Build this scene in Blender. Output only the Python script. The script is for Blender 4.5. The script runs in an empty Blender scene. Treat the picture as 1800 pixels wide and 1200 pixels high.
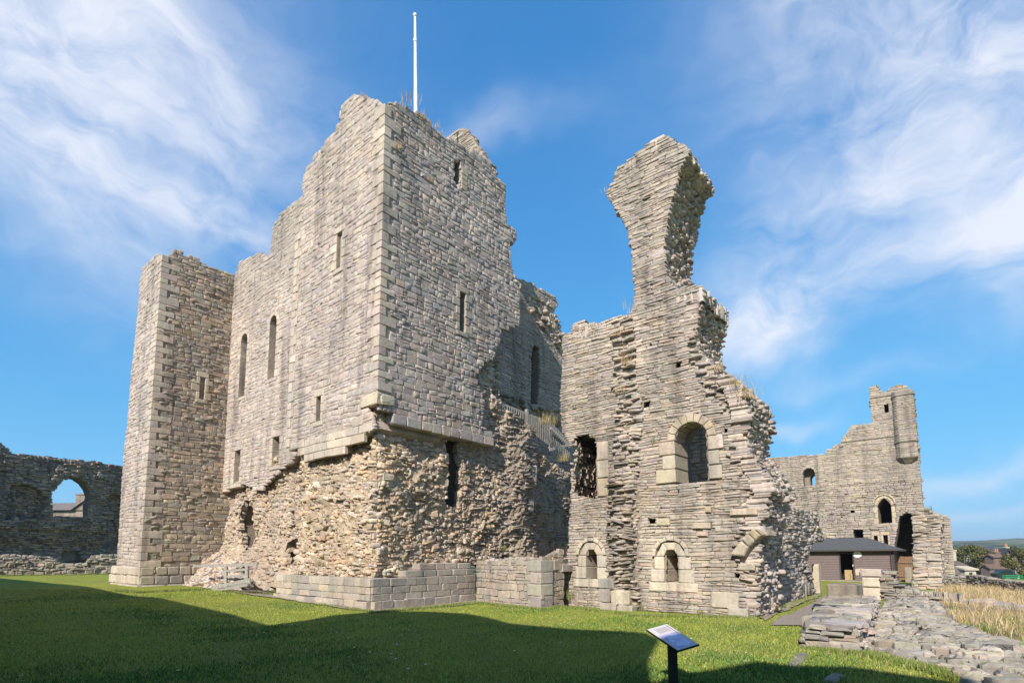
import bpy, bmesh, math, random
import numpy as np
from mathutils import Vector, Matrix, geometry

# ------------------------------------------------------------------ camera
FPX, PX, PY, EYE = 966.0, 900.0, 872.0, 1.65
TH = math.atan(103 / FPX)
sc = bpy.context.scene
col = sc.collection
cam_d = bpy.data.cameras.new("camera")
cam = bpy.data.objects.new("camera", cam_d)
col.objects.link(cam)
cam.location = (0, 0, EYE)
cam.rotation_euler = (math.pi / 2 + TH, 0, 0)
cam_d.sensor_width = 36.0
cam_d.sensor_fit = 'HORIZONTAL'
cam_d.lens = 36.0 * FPX / 1800.0
cam_d.shift_y = (PY - 600.0) / 1800.0
cam_d.clip_end = 12000
sc.camera = cam

# ------------------------------------------------------------------ world, sun, exposure
SUN_EL = math.radians(36)
SUN_H = Vector((-0.409, -0.912, 0)).normalized()          # horizontal direction TO the sun
SUN_DIR = Vector((SUN_H.x * math.cos(SUN_EL), SUN_H.y * math.cos(SUN_EL), math.sin(SUN_EL)))
world = bpy.data.worlds.new("World")
sc.world = world
world.use_nodes = True
wn, wl = world.node_tree.nodes, world.node_tree.links
wn.clear()


def wnode(t, **k):
    n = wn.new(t)
    for a, b in k.items():
        setattr(n, a, b)
    return n


w_out = wnode('ShaderNodeOutputWorld')
w_bg = wnode('ShaderNodeBackground')
w_bg.inputs['Strength'].default_value = 0.14
sky = wnode('ShaderNodeTexSky', sky_type='NISHITA')
sky.sun_disc = False
sky.sun_elevation = SUN_EL
sky.sun_rotation = math.atan2(SUN_H.x, SUN_H.y)
sky.altitude = 200
sky.air_density = 1.0
sky.dust_density = 0.35
sky.ozone_density = 2.4
geo_n = wnode('ShaderNodeNewGeometry')
neg = wnode('ShaderNodeVectorMath', operation='SCALE')
neg.inputs['Scale'].default_value = -1.0
wl.new(geo_n.outputs['Incoming'], neg.inputs[0])
DIR = neg.outputs[0]


def wmath(op, a, b=None, c=None, clamp=False):
    n = wnode('ShaderNodeMath', operation=op)
    n.use_clamp = clamp
    for i, v in enumerate((a, b, c)):
        if v is None:
            continue
        if isinstance(v, (int, float)):
            n.inputs[i].default_value = v
        else:
            wl.new(v, n.inputs[i])
    return n.outputs[0]


def wvec(op, a, b):
    n = wnode('ShaderNodeVectorMath', operation=op)
    for i, v in enumerate((a, b)):
        if isinstance(v, (tuple, list, Vector)):
            n.inputs[i].default_value = tuple(v)
        else:
            wl.new(v, n.inputs[i])
    return n


def cray(x, y):
    F = Vector((0, math.cos(TH), math.sin(TH)))
    U = Vector((0, -math.sin(TH), math.cos(TH)))
    return F + Vector((1, 0, 0)) * ((x - PX) / FPX) + U * ((PY - y) / FPX)


def wnoise(scale, detail, rough, vec, dist=0.0):
    n = wnode('ShaderNodeTexNoise')
    n.inputs['Scale'].default_value = scale
    n.inputs['Detail'].default_value = detail
    n.inputs['Roughness'].default_value = rough
    n.inputs['Distortion'].default_value = dist
    wl.new(vec, n.inputs['Vector'])
    return n


# high cirrus drifting over the whole sky: direction warped by noise, denser inside a few banks
warp = wnoise(2.2, 4, 0.6, DIR)
wsub = wvec('SUBTRACT', warp.outputs['Color'], (0.5, 0.5, 0.5))
wsc = wnode('ShaderNodeVectorMath', operation='SCALE')
wsc.inputs['Scale'].default_value = 0.34
wl.new(wsub.outputs[0], wsc.inputs[0])
WDIR = wvec('ADD', DIR, wsc.outputs[0]).outputs[0]
banks = [  # x, y, half width, half height, tilt (deg), weight
    (130, 120, 400, 280, 20, 1.35), (60, 380, 330, 110, 40, .45), (430, 395, 150, 45, 12, .5),
    (880, 205, 130, 34, -18, .5), (1700, 40, 340, 250, -20, 1.4),
    (1440, 390, 230, 85, -42, .72), (1420, 530, 250, 62, -22, .95), (1345, 590, 120, 50, 20, .6), (1760, 480, 120, 60, 60, .6),
    (1770, 330, 90, 200, 0, .6), (1780, 850, 190, 26, -8, .9), (1760, 925, 190, 16, -2, .6), (1400, 765, 110, 22, -10, .5),
    (1480, 680, 200, 30, -5, .3)]
total = None
for (bx, by, hw, hh, tilt, wt) in banks:
    c = cray(bx, by)
    ln = c.length
    c = c.normalized()
    e1 = (cray(bx + 50 * math.cos(math.radians(tilt)), by + 50 * math.sin(math.radians(tilt))).normalized() - c).normalized()
    e2 = c.cross(e1).normalized()
    s1, s2 = hw / FPX / ln, hh / FPX / ln
    dv = wvec('SUBTRACT', WDIR, c)
    a1 = wvec('DOT_PRODUCT', dv.outputs[0], e1 / s1).outputs['Value']
    a2 = wvec('DOT_PRODUCT', dv.outputs[0], e2 / s2).outputs['Value']
    a3 = wvec('DOT_PRODUCT', dv.outputs[0], c / 0.5).outputs['Value']
    r2 = wmath('ADD', wmath('MULTIPLY', a1, a1), wmath('MULTIPLY', a2, a2))
    r2 = wmath('ADD', r2, wmath('MULTIPLY', a3, a3))
    m = wmath('MULTIPLY', wmath('POWER', 2.718, wmath('MULTIPLY', r2, -1.1)), wt)
    total = m if total is None else wmath('ADD', total, m)
# behind the camera the cirrus carries on as loose broken banks
sepd = wnode('ShaderNodeSeparateXYZ')
wl.new(DIR, sepd.inputs[0])
back = wmath('MULTIPLY', wmath('SUBTRACT', 0.25, sepd.outputs['Y'], clamp=True), 0.8, clamp=True)
total = wmath('ADD', total, wmath('MULTIPLY', back, wnoise(1.7, 3, .5, DIR).outputs['Fac']))
# stretched fibres
mp = wnode('ShaderNodeMapping')
mp.inputs['Rotation'].default_value = (0.2, 0.7, 0.5)
mp.inputs['Scale'].default_value = (1.3, 2.2, 3.6)
wl.new(WDIR, mp.inputs['Vector'])
fib = wnoise(3.4, 12, 0.62, mp.outputs[0], 0.35).outputs['Fac']
soft = wnoise(3.2, 5, 0.55, WDIR).outputs['Fac']
tex = wmath('ADD', wmath('MULTIPLY', fib, 0.8), wmath('MULTIPLY', soft, 0.8))
tex = wmath('ADD', tex, -0.555)
dens = wmath('MULTIPLY', total, wmath('MULTIPLY', tex, 2.05, clamp=False), clamp=True)
dens = wmath('MULTIPLY', wmath('SMOOTH_MIN', dens, 0.92, 0.25), 1.0, clamp=True)
mix = wnode('ShaderNodeMix', data_type='RGBA')
wl.new(dens, mix.inputs['Factor'])
# tint of the clear air
tint = wnode('ShaderNodeMix', data_type='RGBA', blend_type='MULTIPLY')
tint.inputs['Factor'].default_value = 1.0
tint.inputs[7].default_value = (0.62, 0.92, 1.0, 1)
wl.new(sky.outputs[0], tint.inputs[6])
den = wvec('MULTIPLY', tint.outputs[2], (0.15, 0.30, 0.35))
den = wvec('ADD', den.outputs[0], (1, 1, 1))
com = wvec('DIVIDE', tint.outputs[2], den.outputs[0])
com = wvec('MULTIPLY', com.outputs[0], (0.42, 1.06, 1.72))       # clear-air colour, rolled off towards the horizon
wl.new(com.outputs[0], mix.inputs[6])
mix.inputs[7].default_value = (3.2, 3.3, 3.62, 1)
wl.new(mix.outputs[2], w_bg.inputs['Color'])
wl.new(w_bg.outputs[0], w_out.inputs[0])

sun_d = bpy.data.lights.new("sun", 'SUN')
sun_d.energy = 3.45
sun_d.angle = math.radians(0.53)
sun_d.color = (1.0, 0.94, 0.85)
sun = bpy.data.objects.new("sun", sun_d)
col.objects.link(sun)
sun.rotation_euler = SUN_DIR.to_track_quat('Z', 'Y').to_euler()

sc.view_settings.view_transform = 'Standard'
sc.view_settings.look = 'None'
sc.view_settings.exposure = 1.04
sc.view_settings.gamma = 1.0
sc.cycles.max_bounces = 6
sc.cycles.diffuse_bounces = 4
sc.cycles.use_adaptive_sampling = True

# ------------------------------------------------------------------ geometry helpers
RS = np.random.RandomState(11)
random.seed(5)
C0 = np.array([0, 0, EYE])
Fv = np.array([0, math.cos(TH), math.sin(TH)])
Uv = np.array([0, -math.sin(TH), math.cos(TH)])
Rv = np.array([1.0, 0, 0])
Z = np.array([0, 0, 1.0])
AX = np.array([-1150 / FPX, 1 / math.cos(TH), 0]); AX /= np.linalg.norm(AX)
BX = np.array([-AX[1] * -1, -AX[0], 0])          # perpendicular, away to the right
if BX[1] < 0:
    BX = -BX


def ray(x, y):
    return Fv + Rv * (x - PX) / FPX + Uv * (PY - y) / FPX


def zg(x, y):
    """height of the lawn"""
    t = np.clip((-np.asarray(x, float) - 4.0) / 9.0, 0, 1)
    return 0.24 * t * t * (3 - 2 * t)


def ground(x, y, z=0.0):
    d = ray(x, y)
    return C0 + d * (z - EYE) / d[2]


def gpt(x, y):
    p = ground(x, y, 0.0)
    for _ in range(4):
        p = ground(x, y, float(zg(p[0], p[1])))
    return p


def hit(x, y, O, N):
    d = ray(x, y)
    return C0 + d * ((O - C0) @ N) / (d @ N)


def proj(P):
    d = np.asarray(P, float) - C0
    z = d @ Fv
    return PX + FPX * (d @ Rv) / z, PY - FPX * (d @ Uv) / z


class Face:
    """a plane with in-plane axes U, V and outward normal N"""
    def __init__(s, O, U, V, N):
        s.O, s.U, s.V, s.N = [np.asarray(q, float) for q in (O, U, V, N)]

    def px(s, x, y, d=0.0):
        P = hit(x, y, s.O + s.N * d, s.N) - s.O
        return (P @ s.U, P @ s.V)

    def poly(s, pts, d=0.0):
        return [s.px(x, y, d) for x, y in pts]

    def p3(s, uv, d):
        uv = np.asarray(uv, float)
        return s.O + uv[..., 0:1] * s.U + uv[..., 1:2] * s.V + np.asarray(d)[..., None] * s.N


def face_a(b, O=None):      # wall running along A (left-away), seen from in front; u = a
    return Face(BX * b, AX, Z, -BX)


def face_b(a):              # wall running along B, u = b
    return Face(AX * a, BX, Z, -AX)


def inpoly(poly, x, y):
    x = np.asarray(x, float); y = np.asarray(y, float)
    r = np.zeros(x.shape, bool)
    n = len(poly)
    for i in range(n):
        x1, y1 = poly[i]; x2, y2 = poly[(i + 1) % n]
        if y1 == y2:
            continue
        c = ((y1 > y) != (y2 > y)) & (x < (x2 - x1) * (y - y1) / (y2 - y1) + x1)
        r ^= c
    return r


def spans(poly, v):
    xs = []
    n = len(poly)
    for i in range(n):
        x1, y1 = poly[i]; x2, y2 = poly[(i + 1) % n]
        if (y1 > v) != (y2 > v):
            xs.append(x1 + (v - y1) * (x2 - x1) / (y2 - y1))
    xs.sort()
    return [(xs[i], xs[i + 1]) for i in range(0, len(xs) - 1, 2)]


def subtract(sp, holes, v):
    for h in holes:
        for (a, b) in spans(h, v):
            new = []
            for (p, q) in sp:
                if b <= p or a >= q:
                    new.append((p, q)); continue
                if a > p:
                    new.append((p, a))
                if b < q:
                    new.append((b, q))
            sp = new
    return sp


def area(poly):
    return 0.5 * sum(poly[i][0] * poly[(i + 1) % len(poly)][1] - poly[(i + 1) % len(poly)][0] * poly[i][1] for i in range(len(poly)))


def ccw(poly):
    return list(poly) if area(poly) > 0 else list(poly)[::-1]


def inset(poly, t):
    poly = ccw(poly)
    n = len(poly)
    out = []
    for i in range(n):
        p0, p1, p2 = [np.array(poly[(i + k) % n], float) for k in (-1, 0, 1)]
        e1 = p1 - p0; e2 = p2 - p1
        e1 /= max(np.linalg.norm(e1), 1e-6); e2 /= max(np.linalg.norm(e2), 1e-6)
        n1 = np.array([-e1[1], e1[0]]); n2 = np.array([-e2[1], e2[0]])
        m = n1 + n2
        L = np.linalg.norm(m)
        m = n1 if L < 0.3 else m / L
        out.append(tuple(p1 + m * t))
    return out


def vnoise(x, y, s=1.0, seed=0):
    """cheap smooth noise, about -1..1"""
    x = np.asarray(x, float) * s + seed * 3.17; y = np.asarray(y, float) * s + seed * 1.71
    return (np.sin(x * 1.3 + 1.7 * np.sin(y * 1.1 + seed)) + np.sin(y * 1.9 + 1.3 * np.sin(x * 1.7 - seed)) +
            0.6 * np.sin(x * 3.7 + y * 2.9 + 2 * np.sin(x * 2.1)) + 0.4 * np.sin(y * 6.1 - x * 5.3 + seed)) / 2.4


# ------------------------------------------------------------------ materials
def mat_new(name):
    m = bpy.data.materials.new(name)
    m.use_nodes = True
    nt = m.node_tree
    bs = nt.nodes['Principled BSDF']
    return m, nt, bs


def N_(nt, t, **k):
    n = nt.nodes.new(t)
    for a, b in k.items():
        setattr(n, a, b)
    return n


def noise_fac(nt, vec, scale, detail=4, rough=.6, dist=0.):
    n = N_(nt, 'ShaderNodeTexNoise')
    n.inputs['Scale'].default_value = scale
    n.inputs['Detail'].default_value = detail
    n.inputs['Roughness'].default_value = rough
    n.inputs['Distortion'].default_value = dist
    nt.links.new(vec, n.inputs['Vector'])
    return n.outputs['Fac']


def ramp(nt, fac, stops):
    r = N_(nt, 'ShaderNodeValToRGB')
    els = r.color_ramp.elements
    while len(els) < len(stops):
        els.new(0.5)
    for e, (p, c) in zip(els, stops):
        e.position = p
        e.color = (*c, 1) if len(c) == 3 else c
    nt.links.new(fac, r.inputs[0])
    return r.outputs[0]


def mixc(nt, fac, a, b, blend='MIX'):
    n = N_(nt, 'ShaderNodeMix', data_type='RGBA', blend_type=blend)
    for s, v in ((n.inputs[0], fac), (n.inputs[6], a), (n.inputs[7], b)):
        if isinstance(v, (int, float)):
            s.default_value = v
        elif isinstance(v, tuple):
            s.default_value = (*v, 1)
        else:
            nt.links.new(v, s)
    return n.outputs[2]


def bump(nt, bs, height, strength, dist):
    b = N_(nt, 'ShaderNodeBump')
    b.inputs['Strength'].default_value = strength
    b.inputs['Distance'].default_value = dist
    nt.links.new(height, b.inputs['Height'])
    nt.links.new(b.outputs[0], bs.inputs['Normal'])


def wpos(nt):
    return N_(nt, 'ShaderNodeNewGeometry').outputs['Position']


def stone_material(name, use_tint=True, base=(.3, .27, .22), lichen=0.35, bumpd=0.02):
    m, nt, bs = mat_new(name)
    pos = wpos(nt)
    if use_tint:
        at = N_(nt, 'ShaderNodeAttribute', attribute_name='tint')
        c = at.outputs['Color']
    else:
        c = ramp(nt, noise_fac(nt, pos, 1.3, 3), [(0.3, tuple(v * .8 for v in base)), (0.7, tuple(v * 1.2 for v in base))])
    # mottling within the stone, patches of grey lichen, dark speckle
    f1 = noise_fac(nt, pos, 9, 6, .65)
    v1 = ramp(nt, f1, [(0.25, (.74, .73, .74)), (0.5, (.98, .97, .96)), (0.75, (1.18, 1.16, 1.12))])
    c = mixc(nt, 1.0, c, v1, 'MULTIPLY')
    f2 = noise_fac(nt, pos, 0.55, 4, .6, .4)
    p2 = ramp(nt, f2, [(0.42, (0, 0, 0)), (0.66, (lichen,) * 3)])
    c = mixc(nt, p2, c, (.27, .25, .235))
    mpn = N_(nt, 'ShaderNodeMapping')
    mpn.inputs['Scale'].default_value = (1.6, 1.6, .16)
    nt.links.new(pos, mpn.inputs['Vector'])
    f4 = noise_fac(nt, mpn.outputs[0], 1.0, 6, .62, .5)                 # rain streaks down the wall
    c = mixc(nt, 1.0, c, ramp(nt, f4, [(0.32, (.60, .59, .585)), (0.47, (.95, .94, .93)), (0.68, (1.12, 1.09, 1.04))]), 'MULTIPLY')
    f5 = noise_fac(nt, pos, .9, 5, .65, .8)                              # warm iron stained patches
    c = mixc(nt, ramp(nt, f5, [(0.58, (0, 0, 0)), (0.72, (.35,) * 3)]), c, (.47, .36, .25))
    f3 = noise_fac(nt, pos, 26, 3, .7)
    p3 = ramp(nt, f3, [(0.66, (0, 0, 0)), (0.74, (.4,) * 3)])
    c = mixc(nt, p3, c, (.50, .47, .41))
    c = mixc(nt, 1.0, c, (1.0, .968, .952), 'MULTIPLY')
    nt.links.new(c, bs.inputs['Base Color'])
    bs.inputs['Roughness'].default_value = 0.93
    bs.inputs['Specular IOR Level'].default_value = 0.2
    h1 = noise_fac(nt, pos, 14, 8, .7)
    bump(nt, bs, h1, 0.9, bumpd)
    return m


M = {}
M['stone'] = stone_material('weathered_stone')
M['mortar'] = stone_material('lime_mortar', False, (.27, .235, .19), .3, .05)
M['mortar_light'] = stone_material('flush_lime_mortar', False, (.40, .35, .295), .2, .04)
M['mortar_warm'] = stone_material('earthy_core_mortar', False, (.43, .355, .265), .15, .09)
M['mortar_dark'] = stone_material('joint_mortar_and_recess_shade', False, (.17, .15, .125), .3, .05)


def simple(name, c, rough=.7, metal=0., var=.15, scale=6., bmp=0., bd=.01):
    m, nt, bs = mat_new(name)
    pos = wpos(nt)
    f = noise_fac(nt, pos, scale, 5, .6)
    cc = ramp(nt, f, [(0.3, tuple(v * (1 - var) for v in c)), (0.7, tuple(min(1, v * (1 + var)) for v in c))])
    nt.links.new(cc, bs.inputs['Base Color'])
    bs.inputs['Roughness'].default_value = rough
    bs.inputs['Metallic'].default_value = metal
    if bmp:
        bump(nt, bs, noise_fac(nt, pos, scale * 4, 5, .6), bmp, bd)
    return m


# ------------------------------------------------------------------ objects
def mesh_obj(name, V, F, m=None, parent=None, tint=None, kind=None, smooth=False, origin=None):
    me = bpy.data.meshes.new(name)
    V = np.asarray(V, float)
    if origin is None:
        origin = np.zeros(3)
    me.from_pydata((V - origin).tolist(), [], [tuple(int(i) for i in f) for f in F])
    finish(me, m, tint, smooth)
    return link(me, name, parent, origin, kind)


def finish(me, m, tint, smooth):
    if m is not None:
        me.materials.append(m)
    if tint is not None:
        at = me.color_attributes.new('tint', 'FLOAT_COLOR', 'POINT')
        t = np.asarray(tint, np.float32)
        if t.ndim == 1:
            t = np.tile(t, (len(me.vertices), 1))
        if t.shape[1] == 3:
            t = np.concatenate([t, np.ones((len(t), 1), np.float32)], 1)
        at.data.foreach_set('color', t.ravel())
    if smooth:
        me.polygons.foreach_set('use_smooth', [True] * len(me.polygons))
    me.update()


def link(me, name, parent, origin, kind=None):
    o = bpy.data.objects.new(name, me)
    col.objects.link(o)
    origin = np.asarray(origin, float)
    if parent is not None:
        o.parent = parent
        w = np.array(parent.get('_w', (0, 0, 0)))
        o.location = origin - w
        o['_w'] = [float(v) for v in origin]
    else:
        o.location = origin
        o['_w'] = [float(v) for v in origin]
    if kind:
        o['kind'] = kind
    return o


def thing(name, label, cat, loc, group=None):
    o = bpy.data.objects.new(name, None)
    col.objects.link(o)
    o.location = loc
    o.empty_display_size = .3
    o['_w'] = [float(v) for v in loc]
    o['label'] = label
    o['category'] = cat
    if group:
        o['group'] = group
    return o


def big_mesh(name, V, quads, tris, m, parent, tint, kind):
    """fast bulk mesh from numpy arrays"""
    me = bpy.data.meshes.new(name)
    nv = len(V)
    nq, ntr = len(quads), len(tris)
    me.vertices.add(nv)
    org = np.array(parent['_w']) if parent is not None else np.zeros(3)
    me.vertices.foreach_set('co', (V - org).astype(np.float32).ravel())
    me.loops.add(nq * 4 + ntr * 3)
    idx = np.concatenate([np.asarray(quads).reshape(-1), np.asarray(tris).reshape(-1)]).astype(np.int32)
    me.loops.foreach_set('vertex_index', idx)
    me.polygons.add(nq + ntr)
    st = np.concatenate([np.arange(nq) * 4, nq * 4 + np.arange(ntr) * 3]).astype(np.int32)
    me.polygons.foreach_set('loop_start', st)
    me.update(calc_edges=True)
    me.validate()
    finish(me, m, tint, False)
    return link(me, name, parent, org, kind)


# ---- stones -------------------------------------------------------
PAL = {
    'pinkgrey': [(.46, .40, .36), (.44, .385, .35), (.49, .43, .385), (.43, .38, .35), (.47, .395, .34), (.45, .405, .385), (.52, .45, .385)],
    'grey': [(.41, .37, .345), (.44, .39, .355), (.385, .35, .335), (.47, .405, .355), (.42, .385, .37), (.44, .36, .315), (.51, .445, .385)],
    'dress': [(.50, .44, .37), (.47, .415, .36), (.52, .465, .39), (.49, .42, .34), (.45, .40, .35)],
    'brown': [(.36, .305, .24), (.31, .27, .22), (.42, .35, .26), (.29, .265, .235), (.38, .30, .22), (.33, .30, .26)],
    'rubble': [(.52, .405, .27), (.55, .43, .28), (.45, .375, .29), (.56, .475, .36), (.46, .405, .34), (.49, .35, .25), (.39, .34, .29), (.58, .51, .41)],
    'range': [(.40, .355, .305), (.43, .38, .32), (.37, .335, .295), (.47, .41, .34), (.42, .355, .285), (.35, .32, .29), (.39, .36, .325)],
    'cream': [(.50, .43, .325), (.48, .405, .29), (.52, .455, .36), (.46, .40, .32)],
    'pale': [(.54, .485, .40), (.51, .455, .375), (.56, .50, .395), (.49, .44, .375)],
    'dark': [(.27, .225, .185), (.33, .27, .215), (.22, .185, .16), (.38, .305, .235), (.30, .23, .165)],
    'brownfoot': [(.27, .255, .225), (.23, .215, .195), (.31, .29, .245), (.29, .25, .20), (.34, .32, .27), (.25, .24, .225)],
    'footing': [(.32, .305, .275), (.26, .25, .235), (.37, .345, .29), (.34, .305, .25), (.29, .275, .24), (.41, .385, .33), (.31, .27, .22), (.25, .24, .22), (.35, .335, .295)],
    'plinth': [(.40, .365, .31), (.36, .335, .295), (.44, .40, .34), (.31, .295, .27), (.42, .37, .30)],
    'far': [(.36, .315, .27), (.39, .335, .28), (.335, .30, .265), (.40, .345, .275), (.35, .31, .275)],
    'lichen': [(.42, .37, .28), (.46, .385, .26), (.38, .35, .29), (.50, .40, .24), (.40, .38, .33)],
}
ASH = dict(h=(.26, .40), w=(.35, .85), gap=.014, rnd=.08, jit=.03, proud=.014, bev=.012, back=.12, tilt=.02, rag=.05, split=.05, skip=0., rot=0., wob=.02)
SQR = dict(h=(.09, .25), w=(.13, .50), gap=.014, rnd=.14, jit=.10, proud=.014, bev=.007, back=.12, tilt=.045, rag=.09, split=.14, skip=.012, rot=.02, wob=.05)
THIN = dict(h=(.048, .118), w=(.14, .56), gap=.015, rnd=.16, jit=.12, proud=.026, bev=.009, back=.14, tilt=.07, rag=.10, split=.12, skip=.012, rot=.02, wob=.04)
RUB = dict(h=(.09, .24), w=(.13, .52), gap=.012, rnd=.16, jit=.22, proud=.115, bev=.03, back=.25, tilt=.24, rag=.12, split=.25, skip=.12, rot=.10, wob=.08)
EDGE = dict(h=(.11, .20), w=(.22, .55), gap=.01, rnd=.22, jit=.13, proud=.13, bev=.04, back=.25, tilt=.18, rag=.12, split=.1, skip=.07, rot=.12, wob=.04)

# 8-ring topology: back ring 0-7, rim 8-15, front ring 16-23, centre 24
_Q = [(i, (i + 1) % 8, 8 + (i + 1) % 8, 8 + i) for i in range(8)] + [(8 + i, 8 + (i + 1) % 8, 16 + (i + 1) % 8, 16 + i) for i in range(8)]
_T = [(16 + i, 16 + (i + 1) % 8, 24) for i in range(8)]
_Q = np.array(_Q); _T = np.array(_T)


def stones_from_quads(face, Q, d, st, tint, front=None):
    """Q (n,4,2) uv corners counter-clockwise; d (n,) depth of the bed; returns dict of arrays"""
    n = len(Q)
    if n == 0:
        return None
    Q = np.asarray(Q, float)
    cen = Q.mean(1, keepdims=True)
    e = np.roll(Q, -1, 1) - Q
    L = np.linalg.norm(e, axis=2)
    mn = L.min(1)
    c = (st['rnd'] * mn)[:, None, None]
    un = e / np.maximum(L, 1e-5)[..., None]
    prv = np.roll(Q, 1, 1) - Q
    pun = prv / np.maximum(np.linalg.norm(prv, axis=2), 1e-5)[..., None]
    ring = np.empty((n, 8, 2))
    ring[:, 0::2] = Q + pun * c * RS.uniform(.5, 1.3, (n, 4, 1))
    ring[:, 1::2] = Q + un * c * RS.uniform(.5, 1.3, (n, 4, 1))
    ring += RS.normal(0, 1, ring.shape) * (st['jit'] * mn * .5)[:, None, None]
    proud = RS.uniform(-.35, 1.0, n) * st['proud'] if front is None else np.full(n, front)
    top = d + proud
    bev = np.minimum(st['bev'], mn * .22)
    inn = 1 - np.clip(2.0 * bev / np.maximum(mn, 1e-3), .05, .5)
    V = np.empty((n, 25, 3))
    fl = face
    back = np.full((n, 8), 0.0) + (d - st['back'])[:, None]
    V[:, 0:8] = fl.p3(ring, back)
    rim = (top - bev)[:, None] + RS.normal(0, 1, (n, 8)) * (st['jit'] * .05)
    V[:, 8:16] = fl.p3(ring, rim)
    r2 = cen + (ring - cen) * inn[:, None, None]
    rel = r2 - cen
    ti = RS.normal(0, st['tilt'], (n, 2))
    fr = top[:, None] + (rel * ti[:, None, :]).sum(2) + RS.normal(0, 1, (n, 8)) * (st['jit'] * mn * .12)[:, None]
    V[:, 16:24] = fl.p3(r2, fr)
    V[:, 24] = fl.p3(cen[:, 0] + RS.normal(0, .15, (n, 2)) * mn[:, None], top + mn * st['jit'] * .5 * RS.uniform(-.1, 1, n))
    if np.dot(np.cross(fl.U, fl.V), fl.N) < 0:
        V = V[:, [0, 7, 6, 5, 4, 3, 2, 1, 8, 15, 14, 13, 12, 11, 10, 9, 16, 23, 22, 21, 20, 19, 18, 17, 24]]
    P = V[:, 24]
    dv = C0 - P
    dist = np.linalg.norm(dv, axis=1)
    facing = np.clip((dv @ fl.N) / dist, 0, 1)
    scr = np.abs(L[:, 0] * L[:, 1]) * facing / dist ** 2
    pxy = (P - C0) @ np.stack([Rv, Uv, Fv], 1)
    zz = np.maximum(pxy[:, 2], .1)
    sx = PX + FPX * pxy[:, 0] / zz; sy = PY - FPX * pxy[:, 1] / zz
    scr = np.where((sx > 5) & (sx < 1795) & (sy > 5) & (sy < 1195) & (pxy[:, 2] > .1), scr, scr * 1e-3)
    return dict(V=V, tint=np.asarray(tint, float), scr=scr)


def palette(n, pal, var=.055, boost=None):
    p = np.array(PAL[pal]) if isinstance(pal, str) else np.array(pal)
    c = p[RS.randint(0, len(p), n)]
    c = c * RS.normal(1, var, (n, 1)) * RS.normal(1, .02, (n, 3))
    return np.clip(c, .03, .8)


def lay(face, poly, st, pal, holes=(), dfun=None, tfun=None, bed=0.0):
    """courses of stones over a polygon in the face's plane"""
    poly = list(poly)
    vs = [p[1] for p in poly]
    v = min(vs); vmax = max(vs)
    Q = []
    wob = st['wob']
    while v < vmax:
        h = RS.uniform(*st['h'])
        sp = subtract(spans(poly, v + h * .5), holes, v + h * .5)
        for (a, b) in sp:
            a -= RS.uniform(-.2, 1) * st['rag'] * .6; b += RS.uniform(-.2, 1) * st['rag'] * .6
            u = a
            while u < b - .04:
                w = RS.uniform(*st['w'])
                if RS.rand() < .15:
                    w *= 1.5
                if b - (u + w) < st['w'][0] * .6:
                    w = b - u
                if RS.rand() >= st['skip']:
                    g = st['gap'] * .5
                    x0, x1, y0, y1 = u + g, u + w - g, v + g, v + h - g
                    if x1 - x0 > .03:
                        if RS.rand() < st['split'] and h > .12:
                            ym = y0 + (y1 - y0) * RS.uniform(.35, .65)
                            Q.append([(x0, y0), (x1, y0), (x1, ym - g), (x0, ym - g)])
                            Q.append([(x0, ym + g), (x1, ym + g), (x1, y1), (x0, y1)])
                        else:
                            Q.append([(x0, y0), (x1, y0), (x1, y1), (x0, y1)])
                u += w
        v += h
    if not Q:
        return None
    Q = np.array(Q)
    n = len(Q)
    cen = Q.mean(1)
    if st['rot'] > 0:
        an = RS.normal(0, st['rot'], n)
        r = Q - cen[:, None]
        ca, sa = np.cos(an)[:, None], np.sin(an)[:, None]
        Q = np.stack([r[..., 0] * ca - r[..., 1] * sa, r[..., 0] * sa + r[..., 1] * ca], 2) + cen[:, None]
    sd = RS.randint(0, 50)
    Q[..., 1] += wob * vnoise(Q[..., 0], Q[..., 1], 1.1, sd)
    d = np.full(n, bed, float)
    if dfun is not None:
        d = d + dfun(cen[:, 0], cen[:, 1])
    tint = palette(n, pal)
    # broad drifts of tone across the wall
    tone = 1 + .10 * vnoise(cen[:, 0], cen[:, 1], .55, sd + 3) + .07 * vnoise(cen[:, 0], cen[:, 1], 1.9, sd + 7)
    tint = tint * tone[:, None]
    if tfun is not None:
        tint = tfun(cen[:, 0], cen[:, 1], tint)
    return stones_from_quads(face, Q, d, st, tint)


class Masonry:
    """collects the stones of one thing; the 300 that show largest become objects, the rest one mesh"""
    def __init__(s, root, host=None, name='stone'):
        s.root, s.host, s.name, s.b = root, host or root, name, []

    def add(s, blk):
        if blk is not None:
            s.b.append(blk)

    def build(s, limit=298, rest='stone_facing'):
        V = np.concatenate([b['V'] for b in s.b]); T = np.concatenate([b['tint'] for b in s.b]); S = np.concatenate([b['scr'] for b in s.b])
        order = np.argsort(-S)
        big, small = order[:limit], order[limit:]
        for i in big:
            single(s.name, V[i], T[i], s.host)
        if len(small):
            bulk(rest, V[small], T[small], s.root)
        return len(V)


_QL, _TL = [tuple(map(int, q)) for q in _Q], [tuple(map(int, t)) for t in _T]


def single(name, V, tint, parent, label=None):
    c = V.mean(0)
    o = mesh_obj(name, V, _QL + _TL, M['stone'], parent, tint, None, False, c)
    if label:
        o['label'] = label
    return o


def bulk(name, V, T, parent):
    n = len(V)
    off = (np.arange(n) * 25)[:, None, None]
    quads = (_Q[None] + off).reshape(-1, 4)
    tris = (_T[None] + off).reshape(-1, 3)
    tint = np.repeat(T, 25, 0)
    return big_mesh(name, V.reshape(-1, 3), quads, tris, M['stone'], parent, tint, 'stuff')


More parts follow.
